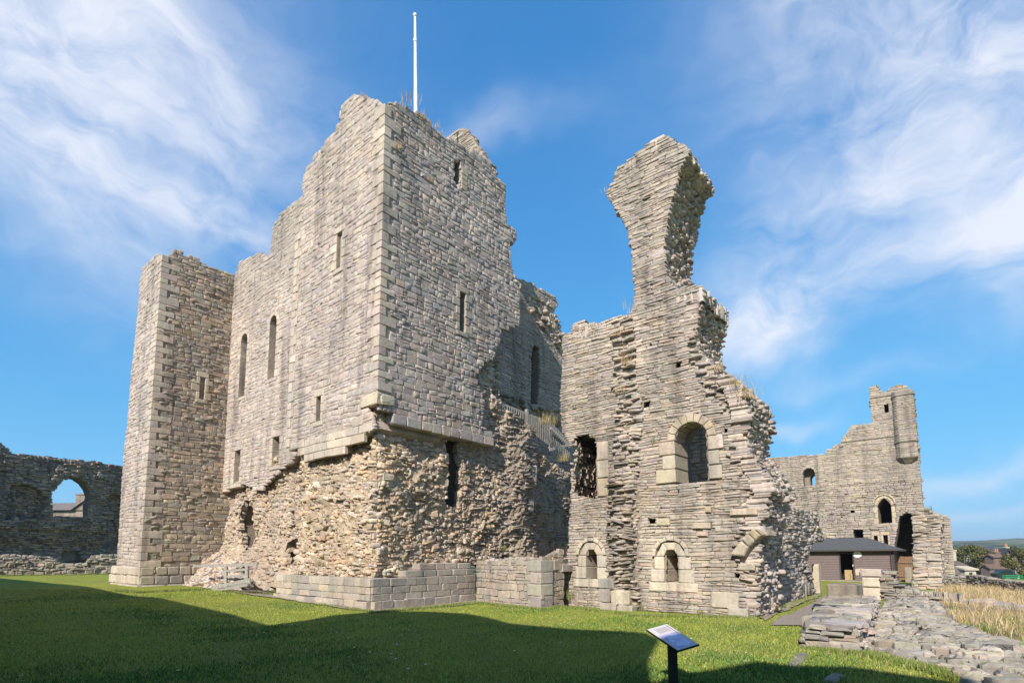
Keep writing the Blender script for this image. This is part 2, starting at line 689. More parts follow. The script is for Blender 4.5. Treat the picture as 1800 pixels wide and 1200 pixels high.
def slab(face, poly, d0, d1, holes=()):
    """prism between depths d0 (front) and d1 (back) -> V, F"""
    poly = ccw(poly)
    loops = [poly] + [ccw(h)[::-1] for h in holes]
    flat = [p for l in loops for p in l]
    tris = geometry.tessellate_polygon([[Vector((p[0], p[1], 0)) for p in l] for l in loops])
    n = len(flat)
    flat = np.array(flat)
    V = np.concatenate([face.p3(flat, np.full(n, d0)), face.p3(flat, np.full(n, d1))])
    F = []
    for t in tris:
        F.append(tuple(t)); F.append((t[0] + n, t[2] + n, t[1] + n))
    k = 0
    for l in loops:
        m = len(l)
        for i in range(m):
            a, b = k + i, k + (i + 1) % m
            F.append((a, b, b + n, a + n))
        k += m
    return V, F


class Solid:
    def __init__(s):
        s.V, s.F, s.n = [], [], 0

    def add(s, V, F):
        s.V.append(np.asarray(V, float)); s.F += [tuple(i + s.n for i in f) for f in F]; s.n += len(V)
        return s

    def box(s, c, size, ax=None, ay=None, az=None):
        ax = Rv if ax is None else np.asarray(ax, float); ay = np.array([0, 1., 0]) if ay is None else np.asarray(ay, float)
        az = Z if az is None else np.asarray(az, float)
        c = np.asarray(c, float)
        V = [c + ax * sx * size[0] / 2 + ay * sy * size[1] / 2 + az * sz * size[2] / 2 for sx in (-1, 1) for sy in (-1, 1) for sz in (-1, 1)]
        return s.add(V, [(0, 1, 3, 2), (4, 6, 7, 5), (0, 4, 5, 1), (2, 3, 7, 6), (0, 2, 6, 4), (1, 5, 7, 3)])

    def beam(s, p, q, w, h, up=None):
        p, q = np.asarray(p, float), np.asarray(q, float)
        d = q - p; L = np.linalg.norm(d); d /= L
        up = Z if up is None else np.asarray(up, float)
        if abs(d @ up) > .95:
            up = np.array([1., 0, 0])
        sd = np.cross(d, up); sd /= np.linalg.norm(sd)
        u2 = np.cross(sd, d)
        return s.box((p + q) / 2, (L, w, h), d, sd, u2)

    def tube(s, pts, rad, seg=10):
        pts = [np.asarray(p, float) for p in pts]
        V = []
        for i, p in enumerate(pts):
            d = pts[min(i + 1, len(pts) - 1)] - pts[max(i - 1, 0)]
            d = d / np.linalg.norm(d)
            up = Z if abs(d[2]) < .9 else np.array([1., 0, 0])
            a = np.cross(d, up); a /= np.linalg.norm(a); b = np.cross(d, a)
            r = rad[i] if hasattr(rad, '__len__') else rad
            V += [p + (a * math.cos(2 * math.pi * k / seg) + b * math.sin(2 * math.pi * k / seg)) * r for k in range(seg)]
        F = []
        for i in range(len(pts) - 1):
            for k in range(seg):
                F.append((i * seg + k, i * seg + (k + 1) % seg, (i + 1) * seg + (k + 1) % seg, (i + 1) * seg + k))
        F.append(tuple(range(seg))[::-1]); F.append(tuple(range((len(pts) - 1) * seg, len(pts) * seg)))
        return s.add(V, F)

    def obj(s, name, m, parent=None, kind=None, smooth=False, origin=None, tint=None, bev=0.0, label=None):
        V = np.concatenate(s.V)
        if origin is None:
            origin = V.mean(0) if parent is not None else V.mean(0) * [1, 1, 0]
        o = mesh_obj(name, V, s.F, m, parent, tint, kind, smooth, np.asarray(origin, float))
        bm = bmesh.new(); bm.from_mesh(o.data)
        bmesh.ops.recalc_face_normals(bm, faces=bm.faces)
        bm.to_mesh(o.data); bm.free()
        if bev:
            md = o.modifiers.new('bevel', 'BEVEL'); md.width = bev; md.segments = 1; md.limit_method = 'ANGLE'
        if label:
            o['label'] = label
        return o


def grid_skin(face, poly, dfun, holes=(), cell=.14, amp=.04, clampd=None):
    """noisy mortar surface over a polygon -> V,F"""
    P = np.array(poly)
    u0, v0 = P.min(0) - cell; u1, v1 = P.max(0) + cell
    us = np.arange(u0, u1 + cell, cell); vs = np.arange(v0, v1 + cell, cell)
    UU, VV = np.meshgrid(us, vs, indexing='ij')
    D = dfun(UU, VV) + amp * RS.normal(0, 1, UU.shape) * .6 + amp * vnoise(UU, VV, 2.3, 4)
    J = RS.uniform(-.3, .3, UU.shape + (2,)) * cell
    V = face.p3(np.stack([UU, VV], -1) + J, D).reshape(-1, 3)
    nu, nv = UU.shape
    cu = (UU[:-1, :-1] + cell / 2); cv = (VV[:-1, :-1] + cell / 2)
    ok = inpoly(poly, cu, cv)
    for h in holes:
        ok &= ~inpoly(h, cu, cv)
    I, Jx = np.nonzero(ok)
    a = I * nv + Jx
    F = np.stack([a, a + nv, a + nv + 1, a + 1], 1)
    used, inv = np.unique(F, return_inverse=True)
    return V[used], [tuple(r) for r in inv.reshape(-1, 4).tolist()]


def edge_skin(mas, face, poly, T, st, pal, sel=None, d0=-.02, far=0.0):
    """stones over the broken ends and tops of a wall of thickness T; beds stay level"""
    poly = ccw(poly)
    n = len(poly)
    # ccw in (u,v); outward edge normal is (dv,-du)
    for i in range(n):
        p, q = np.array(poly[i]), np.array(poly[(i + 1) % n])
        L = np.linalg.norm(q - p)
        if L < .05:
            continue
        e = (q - p) / L
        if sel is not None and not sel(p, q, e):
            continue
        ph = RS.uniform(0, 9)
        slope = abs(e[1])
        if slope > .42:          # an end: courses climb it, each stepping with the outline
            sg_ = 1.0 if e[1] > 0 else -1.0
            v0, v1 = min(p[1], q[1]), max(p[1], q[1])
            uo = lambda v: p[0] + (q[0] - p[0]) * (v - p[1]) / (q[1] - p[1])
            f2 = Face(face.O + face.N * d0, -face.N, face.V, face.U * sg_)
            mas.add(lay(f2, [(0, v0 - .02), (T, v0 - .02), (T, v1 + .02), (0, v1 + .02)], dict(st, rag=.02), pal,
                        dfun=lambda u, v: sg_ * uo(np.clip(v, v0, v1)) - .10 + .07 * vnoise(u, v + ph, 1.7, 2)))
        else:                    # a top (or a soffit): flat stones, each at the height of the outline
            sg_ = 1.0 if e[0] < 0 else -1.0
            u0, u1 = min(p[0], q[0]), max(p[0], q[0])
            vo = lambda u: p[1] + (q[1] - p[1]) * (u - p[0]) / (q[0] - p[0])
            f2 = Face(face.O + face.N * d0, -face.N, face.U, face.V * sg_)
            mas.add(lay(f2, [(0, u0), (T, u0), (T, u1), (0, u1)], dict(st, h=(st['h'][0] * 1.6, st['h'][1] * 1.7), rag=.02, proud=st['proud'] * .7, tilt=st['tilt'] * .6), pal,
                        dfun=lambda u, v: sg_ * vo(np.clip(v, u0, u1)) - .07 + .05 * vnoise(u, v + ph, 1.7, 2)))


def arch_poly(u0, u1, v0, v1, n=8, pointed=False):
    """opening: rectangle with a round (or pointed) head; v1 is the crown"""
    w = abs(u1 - u0); c = (u0 + u1) / 2; r = w / 2
    rise = min(r * (1.3 if pointed else 1.0), (v1 - v0) * .6)
    pts = [(c - r, v0), (c + r, v0)]
    for k in range(n + 1):
        t = math.pi * k / n
        x = math.cos(t); y = math.sin(t)
        if pointed:
            y = 1 - abs(x) ** 1.6
        pts.append((c + r * x, v1 - rise + rise * y))
    return pts


def arch_ring(mas_parent, face, u0, u1, v1, rise, thick, nst, d, pal, proud=.03, name='voussoir', back=.4):
    c = (u0 + u1) / 2; r = abs(u1 - u0) / 2
    Q = []
    for k in range(nst):
        t0 = math.pi * k / nst + .012; t1 = math.pi * (k + 1) / nst - .012
        f = lambda t, e: (c + (r + e) * math.cos(t), v1 - rise + (rise + e) * math.sin(t))
        Q.append([f(t0, 0), f(t0, thick), f(t1, thick), f(t1, 0)])
    st = dict(ASH); st['back'] = back; st['rnd'] = .05; st['jit'] = .03; st['bev'] = .015
    b = stones_from_quads(face, np.array(Q), np.full(len(Q), d), st, palette(len(Q), pal, .05), front=proud)
    for i in range(len(Q)):
        single(name, b['V'][i], b['tint'][i], mas_parent)
    return [(c - r - thick, v1 - rise - .01)] + [(c + (r + thick) * -math.cos(math.pi * k / 8), v1 - rise + (rise + thick) * math.sin(math.pi * k / 8)) for k in range(1, 8)] + [(c + r + thick, v1 - rise - .01)]


def block(parent, face, u0, u1, v0, v1, d=0.0, proud=.03, pal='cream', name='jamb_stone', back=.3, st=None, label=None):
    s = dict(ASH); s.update(back=back, rnd=.06, jit=.03, bev=.018)
    if st:
        s.update(st)
    u0, u1 = min(u0, u1), max(u0, u1); v0, v1 = min(v0, v1), max(v0, v1)
    b = stones_from_quads(face, np.array([[(u0, v0), (u1, v0), (u1, v1), (u0, v1)]]), np.array([d]), s, palette(1, pal, .05), front=proud)
    return single(name, b['V'][0], b['tint'][0], parent, label)


def jambs(parent, face, u0, u1, v0, v1, pal='cream', wmin=.18, wmax=.36, course=.34, proud=.03, d=0., lintel=True, sill=True, back=.3, name='jamb_stone'):
    """dressed stones up both sides of an opening; returns the area they cover"""
    u0, u1 = min(u0, u1), max(u0, u1)
    n = max(1, round((v1 - v0) / course))
    ex = 0
    for side in (0, 1):
        for k in range(n):
            w = wmax if (k + side) % 2 else wmin
            w *= RS.uniform(.85, 1.1)
            a, b = v0 + (v1 - v0) * k / n + .006, v0 + (v1 - v0) * (k + 1) / n - .006
            if side == 0:
                block(parent, face, u0 - w, u0 - .002, a, b, d, proud, pal, name, back)
            else:
                block(parent, face, u1 + .002, u1 + w, a, b, d, proud, pal, name, back)
    if lintel:
        block(parent, face, u0 - wmin, u1 + wmin, v1 + .004, v1 + .24, d, proud, pal, 'lintel', back)
    if sill:
        block(parent, face, u0 - wmin, u1 + wmin, v0 - .18, v0 - .006, d, proud + .01, pal, 'sill', back)
    return [(u0 - wmin, v0 - (.18 if sill else 0)), (u1 + wmin, v0 - (.18 if sill else 0)), (u1 + wmin, v1 + (.24 if lintel else 0)), (u0 - wmin, v1 + (.24 if lintel else 0))]


def quoins(parent, aP, bP, fA, fB, a, b, v0, v1, pal, la=(.32, .62), hh=(.27, .42), pr=.03):
    """corner blocks at the meeting of a face along A (plane b) and a face along B (plane a)"""
    v = v0
    k = 0
    polyA, polyB = [], []
    while v < v1 - .1:
        h = RS.uniform(*hh)
        wa = la[k % 2] * RS.uniform(.9, 1.15); wb = la[(k + 1) % 2] * RS.uniform(.9, 1.15)
        c = AX * (a + wa / 2 - pr / 2) + BX * (b + wb / 2 - pr / 2) + Z * (v + h / 2)
        # block with softened edges
        s = Solid()
        hx, hy, hz = (wa + pr) / 2, (wb + pr) / 2, h / 2 - .007
        r = .016
        V = []
        for sx in (-1, 1):
            for sy in (-1, 1):
                for sz in (-1, 1):
                    j = RS.normal(0, .005, 3)
                    for ax in range(3):
                        o = np.array([sx * hx, sy * hy, sz * hz]) - np.array([sx, sy, sz]) * r * (np.arange(3) != ax)
                        V.append(c + AX * (o[0] + j[0]) + BX * (o[1] + j[1]) + Z * (o[2] + j[2]))
        bm = bmesh.new()
        vs = [bm.verts.new(p) for p in V]
        res = bmesh.ops.convex_hull(bm, input=vs)
        me = bpy.data.meshes.new('quoin')
        cc = c
        for vv in bm.verts:
            vv.co -= Vector(cc)
        bm.to_mesh(me); bm.free()
        finish(me, M['stone'], palette(1, pal, .06)[0], False)
        link(me, 'quoin', parent, cc)
        v += h
        k += 1


# @@STRUCTURES
# =====================================================================================
# KEEP
# =====================================================================================
def R2(face, x0, y0, x1, y1, d=0.):
    a = face.px(x0, (y0 + y1) / 2, d); b = face.px(x1, (y0 + y1) / 2, d)
    t = face.px((x0 + x1) / 2, y0, d); m = face.px((x0 + x1) / 2, y1, d)
    return min(a[0], b[0]), max(a[0], b[0]), m[1], t[1]


def rectp(u0, u1, v0, v1):
    return [(u0, v0), (u1, v0), (u1, v1), (u0, v1)]


fKL = face_a(10.32)         # lit face of the corner tower
fKR = face_b(14.36)         # grazed face of the corner tower
fKM = face_a(11.6)          # recessed curtain between the two towers
keep = thing('castle_keep', 'tallest square stone keep with ragged stepped top and robbed rubble base above an ashlar plinth', 'castle keep', AX * 14.3 + BX * 10.3)

# --- lit face (along A)
KLout = fKL.poly([(676, 183), (655, 176), (640, 170), (625, 168), (612, 176), (600, 190), (598, 214), (586, 234), (562, 262), (545, 285), (534, 305), (531, 330), (534, 345)])
colL = fKL.px(518, 430); colL2 = fKL.px(505, 770)
uL = (colL[0] + colL2[0]) / 2
KLlow = fKL.poly([(505, 792), (519, 791), (538, 809), (607, 797), (607, 782), (640, 769), (657, 751), (650, 722), (640, 712), (636, 697), (660, 690)])
KLup = [(14.36, KLout[0][1])] + KLout[1:] + [(uL, fKL.px(520, 370)[1])] + KLlow[:-1] + [(14.36, fKR.px(661, 690)[1])]
KLhole = []
mas = Masonry(keep)


def slit(face, x0, y0, x1, y1, pal='pale', arch=False, parent=None, **k):
    u0, u1, v0, v1 = R2(face, x0, y0, x1, y1)
    cover = jambs(parent, face, u0, u1, v0, v1 - ((u1 - u0) * .4 if arch else 0), pal, lintel=not arch, **k)
    if arch:
        hp = arch_poly(u0, u1, v0, v1)
        arch_ring(parent, face, u0, u1, v1, (u1 - u0) / 2, .20, 5, k.get('d', 0.), pal)
        cover = [cover[0], cover[1], (cover[2][0], v1 + .2), (cover[3][0], v1 + .2)]
        return hp, cover
    return rectp(u0, u1, v0, v1), cover


wKL = Solid()
coversL = []
for args in ((592, 410, 601, 471), (556, 697, 564, 740)):
    hp, cv = slit(fKL, *args, parent=keep, pal='dress')
    KLhole.append(hp); coversL.append(cv)
qv0 = fKR.px(661, 690)[1]
quoinL = rectp(14.2, 14.36 + .46, qv0, 30)
quoinR = rectp(10.2, 10.32 + .46, qv0, 30)
colq = rectp(uL - .42, uL + .1, fKL.px(508, 790)[1], fKL.px(520, 380)[1])
pale_zone = fKL.poly([(507, 792), (515, 780), (560, 766), (600, 752), (636, 737), (655, 750), (640, 769), (607, 782), (607, 797), (538, 809), (519, 791)])
inner = inset(KLup, .10)
V, F = slab(fKL, inner, -.007, -1.0, KLhole); wKL.add(V, F)
V, F = slab(fKL, inner, -1.02, -2.9, ()); wKL.add(V, F)


def weather_top(vtop, col_=(.30, .285, .25)):
    def f(u, v, t):
        k = np.clip((v - (vtop - 2.2)) / 2.2, 0, 1)[:, None] * .55
        return t * (1 - k) + np.array(col_) * k * (0.8 + .4 * RS.rand(len(t), 1))
    return f


mas.add(lay(fKL, KLup, SQR, 'pinkgrey', KLhole + coversL + [quoinL, colq, pale_zone], tfun=weather_top(18.5)))
mas.add(lay(fKL, pale_zone, ASH, 'pale', bed=.02))
# pilaster column of larger dressed stones at the left corner of the tower
v = fKL.px(508, 786)[1]
k = 0
while v < fKL.px(520, 372)[1] - .2:
    h = RS.uniform(.28, .42)
    block(keep, fKL, uL - (.42 if k % 2 else .26), uL + .02, v, v + h - .012, 0, .03, 'dress', 'quoin', .4)
    v += h; k += 1
quoins(keep, None, None, fKL, fKR, 14.36, 10.32, qv0, fKR.px(676, 190)[1], 'dress', (.26, .62), (.2, .42), .026)

# --- grazed face (along B)
KRup = [(10.32, qv0)] + [(10.32, fKR.px(676, 184)[1])] + fKR.poly([
    (690, 178), (700, 182), (715, 190), (728, 194), (740, 203), (755, 215), (770, 228), (785, 240), (800, 246), (815, 258), (835, 268), (860, 286), (870, 305), (888, 325), (888, 372),
    (893, 398), (906, 402), (909, 421), (897, 430), (898, 462), (903, 484), (914, 494), (913, 571), (895, 578), (881, 578), (879, 597), (868, 631),
    (850, 637), (836, 663), (846, 690), (853, 712), (847, 747), (865, 762), (865, 781), (780, 762), (697, 742), (690, 722), (668, 716)])
KRhole, coversR = [], []
for args in ((808, 514, 818, 583),):
    hp, cv = slit(fKR, *args, parent=keep, pal='range'); KRhole.append(hp); coversR.append(cv)
th = fKR.poly([(797, 284), (810, 281), (810, 326), (803, 330), (796, 318), (799, 305)]); KRhole.append(th)
u0, u1, v0, v1 = R2(fKR, 797, 290, 810, 326)
for k in range(4):
    block(keep, fKR, u1 + .02, u1 + RS.uniform(.25, .4), v0 + (v1 - v0) * k / 4, v0 + (v1 - v0) * (k + 1) / 4 - .01, 0, .03, 'cream', 'jamb_stone')
innerR = inset(KRup, .10)
wKR = Solid()
V, F = slab(fKR, innerR, -.014, -1.0, KRhole); wKR.add(V, F)
V, F = slab(fKR, innerR, -1.02, -2.6, ()); wKR.add(V, F)
mas.add(lay(fKR, KRup, SQR, 'grey', KRhole + coversR + [quoinR], tfun=weather_top(19)))
# bottom course of bigger stones above the ledge
ledge = fKR.poly([(690, 742), (865, 783)])
b0 = ledge[0][0]
while b0 < ledge[1][0] - .2:
    w = RS.uniform(.4, .7)
    block(keep, fKR, b0, b0 + w - .015, ledge[0][1] - .04, ledge[0][1] + .3, 0, .022, 'grey', 'ledge_stone', .45, dict(jit=.08, rnd=.1))
    b0 += w
# corbel stones under the broken corner
for (x0, y0, x1, y1, pr) in ((634, 693, 668, 713, .05), (668, 697, 694, 712, .06), (640, 672, 668, 690, .04)):
    f_ = fKL if x0 < 660 else fKR
    u0, u1, v0, v1 = R2(f_, x0, y0, x1, y1)
    block(keep, f_, max(u0, 14.30) if f_ is fKL else u0, u1, v0, v1, 0, pr, 'pale', 'corner_stone', .5, dict(jit=.12, rnd=.12))

edge_skin(mas, fKL, KLup, 2.4, EDGE, 'pinkgrey', lambda p, q, e: (q[1] + p[1]) / 2 > 9 and p[0] > 14.4)
edge_skin(mas, fKR, KRup, 2.3, EDGE, 'brown', lambda p, q, e: (q[1] + p[1]) / 2 > 9 and p[0] > 10.4)
edge_skin(mas, fKR, KRup, .7, EDGE, 'brown', lambda p, q, e: (q[1] + p[1]) / 2 <= 9 and e[0] * 1 > .2 and p[0] > 10.5 and (p[1] + q[1]) / 2 > 4)

# --- rear turret stub seen over the wall top
fT = face_a(16.0)
Tp = fT.poly([(784, 256), (782, 246), (790, 238), (800, 230), (813, 226), (821, 230), (827, 240), (836, 253), (847, 268), (856, 288), (840, 310), (800, 310)])
V, F = slab(fT, inset(Tp, .08), -.04, -.75); wKR.add(V, F)
mas.add(lay(fT, Tp, THIN, 'range'))
edge_skin(mas, fT, Tp, .8, EDGE, 'brown', lambda p, q, e: (p[1] + q[1]) / 2 > 16)

# --- recessed curtain between the towers
KMup = [(29.3, 4.6), (29.3, 16.0)] + fKM.poly([(412, 486), (420, 462), (430, 456), (442, 452), (452, 446), (462, 448), (470, 452), (477, 432), (480, 398), (490, 380), (505, 364), (518, 356), (533, 346), (540, 330), (560, 330), (540, 700),
                 (520, 795), (512, 814), (500, 820), (474, 842), (458, 862), (448, 864), (438, 856), (426, 845), (414, 850), (403, 860)])
KMhole, coversM = [], []
for (a_, arch_) in (((422, 588, 433, 696), True), ((473, 556, 485, 664), True), ((479, 768, 491, 818), False), ((412, 792, 422, 850), False)):
    hp, cv = slit(fKM, *a_, parent=keep, pal='dress', arch=arch_, wmin=.2, wmax=.32); KMhole.append(hp); coversM.append(cv)
wKM = Solid()
V, F = slab(fKM, inset(KMup, .1), -.007, -1.1, KMhole); wKM.add(V, F)
V, F = slab(fKM, inset(KMup, .1), -1.12, -2.6); wKM.add(V, F)
mas.add(lay(fKM, KMup, SQR, 'pinkgrey', KMhole + coversM, tfun=weather_top(15.4)))
edge_skin(mas, fKM, KMup, 2.3, EDGE, 'brown', lambda p, q, e: (q[1] + p[1]) / 2 > 13.5)
wKL.obj('wall', M['mortar_light'], keep)
wKR.obj('wall', M['mortar_light'], keep)
wKM.obj('wall', M['mortar_light'], keep)

# --- robbed rubble base, lit side.  Plane b = 10.32, recess ramps back towards the left
cave1 = fKL.poly([(426, 862), (436, 878), (443, 905), (446, 940), (438, 966), (424, 956), (418, 915), (424, 890)], -1.45)
cave2 = fKL.poly([(492, 958), (505, 952), (517, 956), (520, 975), (514, 993), (496, 991), (488, 975)], -1.0)
uq = fKL.px(655, 900)[0]
RL = [(29.4, .2), (29.4, 6.0), (21.8, 6.0)] + fKL.poly([(505, 780), (600, 720), (660, 690)]) + [(14.80, 6.6), (14.72, 4.5), (14.82, 3), (14.66, 2), (14.5, .9)]
RL = RL + fKL.poly([(560, 1012), (500, 1012), (486, 1020)]) + [(22.8, .2)]


def dRL(u, v):
    r = -.30 + .12 * vnoise(u, v, .8, 3) + .05 * vnoise(u, v, 2.1, 8)
    r = r + np.clip((2.2 - v) / 2.2, 0, 1) * .24                       # spreads towards the foot
    back = np.clip((u - 18.9) / 2.4, 0, 1)
    back = back * back * (3 - 2 * back)
    low = np.clip((2.4 - v) / 2.4, 0, 1)
    r = r - back * (1.30 - .75 * low)
    # a few deep cracks and a proud string of facing left on
    r = r - .55 * np.exp(-((u - 22.3 - .12 * (v - 3)) / .22) ** 2) * np.exp(-((v - 2.6) / 1.5) ** 2)
    r = r + .12 * np.exp(-((v - 2.9 - .04 * u) / .12) ** 2) * (u < 19.5)
    return r


holesRL = [cave1, cave2]
holesRLs = [inset(h, -.07) for h in holesRL]


def warmgrey(u, v, t):
    k = np.clip(vnoise(u, v, .7, 5) * .5 + .1 + np.clip((u - 19) / 4, 0, .5), 0, 1)[:, None] * .6
    return t * (1 - k) + np.array(PAL['pinkgrey'])[RS.randint(0, 7, len(t))] * k


mas2_parts = [lay(fKL, RL, RUB, 'rubble', holesRLs, dRL, warmgrey)]
RUBS = dict(RUB); RUBS.update(h=(.08, .14), w=(.08, .2), proud=.10, skip=.45)
mas2_parts.append(lay(fKL, RL, RUBS, 'rubble', holesRLs, lambda u, v: dRL(u, v) + .02, warmgrey))
sR = Solid()
sDk = Solid()
V, F = grid_skin(fKL, RL, lambda u, v: dRL(u, v) + .03, holesRL, .13, .05); sR.add(V, F)
V, F = slab(fKL, rectp(15.6, 28.8, 0, 6.2), -2.3, -3.4); sR.add(V, F)
for h in holesRL:      # pocket walls running back into the core, coloured dark to stand in for shade
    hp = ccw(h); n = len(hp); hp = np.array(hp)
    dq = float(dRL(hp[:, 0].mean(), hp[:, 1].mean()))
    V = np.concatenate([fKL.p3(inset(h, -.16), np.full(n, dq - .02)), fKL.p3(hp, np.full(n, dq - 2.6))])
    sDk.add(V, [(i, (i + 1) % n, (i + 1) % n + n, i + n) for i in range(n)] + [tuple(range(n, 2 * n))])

# rubble base, grazed side
hole3 = fKR.poly([(787, 770), (807, 772), (808, 830), (806, 890), (786, 890), (784, 840)], -.35)
hole3s = inset(hole3, -.06)
RR = [(10.5, .9), (10.66, 2), (10.78, 3), (10.70, 4.5), (10.75, 6.6)] + fKR.poly([(668, 700), (760, 720), (846, 735), (840, 700), (836, 660), (852, 630), (870, 615), (878, 640), (874, 690), (890, 712), (925, 735), (950, 752), (985, 785), (1002, 800), (1050, 830),
                                           (1050, 1010), (960, 1010), (900, 1000), (840, 990), (760, 1000)])
pk = fKR.px(950, 850)[0]
pier0, pier1 = fKR.px(893, 850)[0], fKR.px(948, 850)[0]


def dRR(u, v):
    r = -.33 + .10 * vnoise(u, v, .9, 6) + .05 * vnoise(u, v, 2.4, 1)
    r = r + np.clip((2.4 - v) / 2.4, 0, 1) * .22
    r = r + .25 * np.exp(-((u - (pier0 + pier1) / 2) / .75) ** 2) * (v < 7)
    r = r - 1.1 * np.clip((u - pier1) / .25, 0, 1) * (v > 1.3)
    # undercut beneath the ledge
    r = r - .14 * np.exp(-((v - 5.6) / .5) ** 2) * (u < 15.5)
    return r


def rr_t(u, v, t):
    k = np.clip((u - pier0 + .3) / .5, 0, 1)[:, None]
    g = np.clip(vnoise(u, v, .8, 15) * .5 + .2 + (v - 3.5) * .12, 0, 1)[:, None] * .5
    t = t * 1.08
    t = t * (1 - g) + np.array(PAL['pinkgrey'])[RS.randint(0, 6, len(t))] * g
    return t * (1 - k) + np.array(PAL['range'])[RS.randint(0, 7, len(t))] * k


left = [p for p in RR]
spl = pier0 - .2
RRa = [(min(p[0], spl), p[1]) for p in RR]
RRb = [(max(p[0], spl), p[1]) for p in RR]
mas2_parts.append(lay(fKR, RRa, RUB, 'rubble', [hole3s], dRR, rr_t))
mas2_parts.append(lay(fKR, RRa, RUBS, 'rubble', [hole3s], lambda u, v: dRR(u, v) + .02, rr_t))
TR = dict(THIN); TR.update(proud=.09, jit=.14, tilt=.15, skip=.06, rot=.06, back=.3, bev=.035, wob=.08)
mas2_parts.append(lay(fKR, RRb, TR, 'range', [hole3], dRR, rr_t))
V, F = grid_skin(fKR, RR, lambda u, v: dRR(u, v) + .02, [hole3], .13, .05); sR.add(V, F)
V, F = slab(fKR, [(max(p[0], 11.4), p[1]) for p in inset(RR, .2)], -1.9, -3.0); sR.add(V, F)
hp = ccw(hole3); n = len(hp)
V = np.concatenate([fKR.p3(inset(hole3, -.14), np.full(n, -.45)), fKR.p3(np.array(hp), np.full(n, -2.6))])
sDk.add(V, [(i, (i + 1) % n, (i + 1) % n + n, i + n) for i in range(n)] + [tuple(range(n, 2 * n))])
sR.obj('core', M['mortar_warm'], keep)
sDk.obj('deep_recess', M['mortar_dark'], keep)  # recess walls get a darker colour in place of real shade
for b_ in mas2_parts:
    mas.add(b_)
# springer of a lost vault on the pier
def loose(parent, pts, face, d, pal, front=.1, name='springer', back=.4, jit=.06):
    st = dict(ASH); st.update(back=back, rnd=.1, jit=jit, bev=.03)
    q = np.array([face.poly(pts, d)])
    if area(q[0].tolist()) < 0:
        q = q[:, ::-1]
    b = stones_from_quads(face, q, np.array([d]), st, palette(1, pal, .04), front=front)
    return single(name, b['V'][0], b['tint'][0], parent)


loose(keep, [(921, 822), (941, 818), (940, 854), (928, 860)], fKR, -.22, 'dress', .12)
loose(keep, [(927, 864), (938, 866), (935, 900), (926, 900)], fKR, -.22, 'dress', .10)

# --- ashlar plinth round the foot of the tower
plA, plB = 14.0, 10.02
fPL, fPR = face_a(plB), face_b(plA)
ptop = fPL.px(640, 1016)[1]
aEnd = fPL.px(486, 1040)[0]
bEnd = fPR.px(835, 1050)[0]
pl = Solid()
C_ = AX * ((plA + aEnd) / 2 + .1) + BX * (plB + .75) + Z * (ptop / 2 - .1)
pl.box(C_, (aEnd - plA - .25, 1.4, ptop + .15), AX, BX)
C_ = AX * (plA + .75) + BX * ((plB + bEnd) / 2 + .1) + Z * (ptop / 2 - .1)
pl.box(C_, (1.4, bEnd - plB - .25, ptop + .15), AX, BX)
pl.obj('plinth', M['mortar'], keep, origin=None)
rows = [0.0, .27, .47, .69, ptop]
rows = [r * ptop / .95 if r != ptop else r for r in rows]
for fc, lo, hi in ((fPL, plA, aEnd), (fPR, plB, bEnd)):
    for i in range(4):
        u = lo + .02
        first = True
        while u < hi - .1:
            w = RS.uniform(.38, .8)
            if first:
                w = .3 + .35 * ((i + (fc is fPL)) % 2); first = False
            if hi - (u + w) < .25:
                w = hi - u
            off = .11 if i == 0 else 0.
            gz = zg(*(fc.O + fc.U * u)[:2]) if i == 0 else 0
            block(keep, fc, u + .004, u + w - .004, rows[i] - (.3 if i == 0 else 0) + .003, rows[i + 1] - .004, off, .03, 'plinth', 'plinth_stone', .5, dict(rnd=.07, bev=.014, jit=.05))
            u += w
# extra upper courses on the right part of the plinth
for i in range(2):
    b0 = fPR.px(715 if i == 0 else 722, 1000)[0] + .5 * i
    v0 = ptop + .22 * i
    while b0 < bEnd - .15:
        w = RS.uniform(.4, .75)
        w = min(w, bEnd - b0)
        block(keep, fPR, b0 + .007, b0 + w - .007, v0 + .006, v0 + .21, -.06 - .1 * i, .03, 'plinth', 'plinth_stone', .6, dict(rnd=.1, bev=.016, jit=.06))
        b0 += w
nk = mas.build()

# =====================================================================================
# PROJECTING TURRET at the left end of the keep
# =====================================================================================
TA, TB = 28.9, 8.25
turret = thing('projecting_turret', 'narrow projecting stone turret with a broken top at the left end of the castle keep', 'castle turret', AX * TA + BX * TB)
fTS, fTF = face_b(TA), face_a(TB)
TSp = [(TB, .1), (TB, fTS.px(285, 452)[1])] + fTS.poly([(292, 449), (300, 446), (308, 437), (322, 446), (330, 449), (345, 453), (360, 462), (380, 470), (400, 478), (412, 484)]) + [(13.2, 16.0), (13.2, .1)]
aR = TA + 4.0
TFp = [(TA, .1), (TA, fTF.px(285, 450)[1])] + fTF.poly([(279, 447), (272, 450), (262, 463), (252, 470), (248, 480), (245, 500), (243, 540), (238, 590), (231, 650), (224, 740), (217, 800), (212, 880), (205, 1000)]) + [(fTF.px(204, 1020)[0], .1)]
hS, cS = slit(fTS, 351, 663, 360, 702, parent=turret, pal='cream')
hS2 = rectp(*R2(fTS, 304, 707, 308, 714))
tm = Masonry(turret)
wt = Solid()
V, F = slab(fTS, inset(TSp, .09), -.02, -1.0, [hS, hS2]); wt.add(V, F)
V, F = slab(fTS, inset(TSp, .09), -1.02, -2.0); wt.add(V, F)
qd = rectp(TB - .1, TB + .45, 0, 20)
pz = fTS.poly([(244, 985), (244, 1020), (368, 1020), (366, 985)])
hole_pz = rectp(TB, 11.9, 0, pz[0][1] - .02)
SQT = dict(SQR); SQT.update(h=(.13, .26), w=(.18, .55))
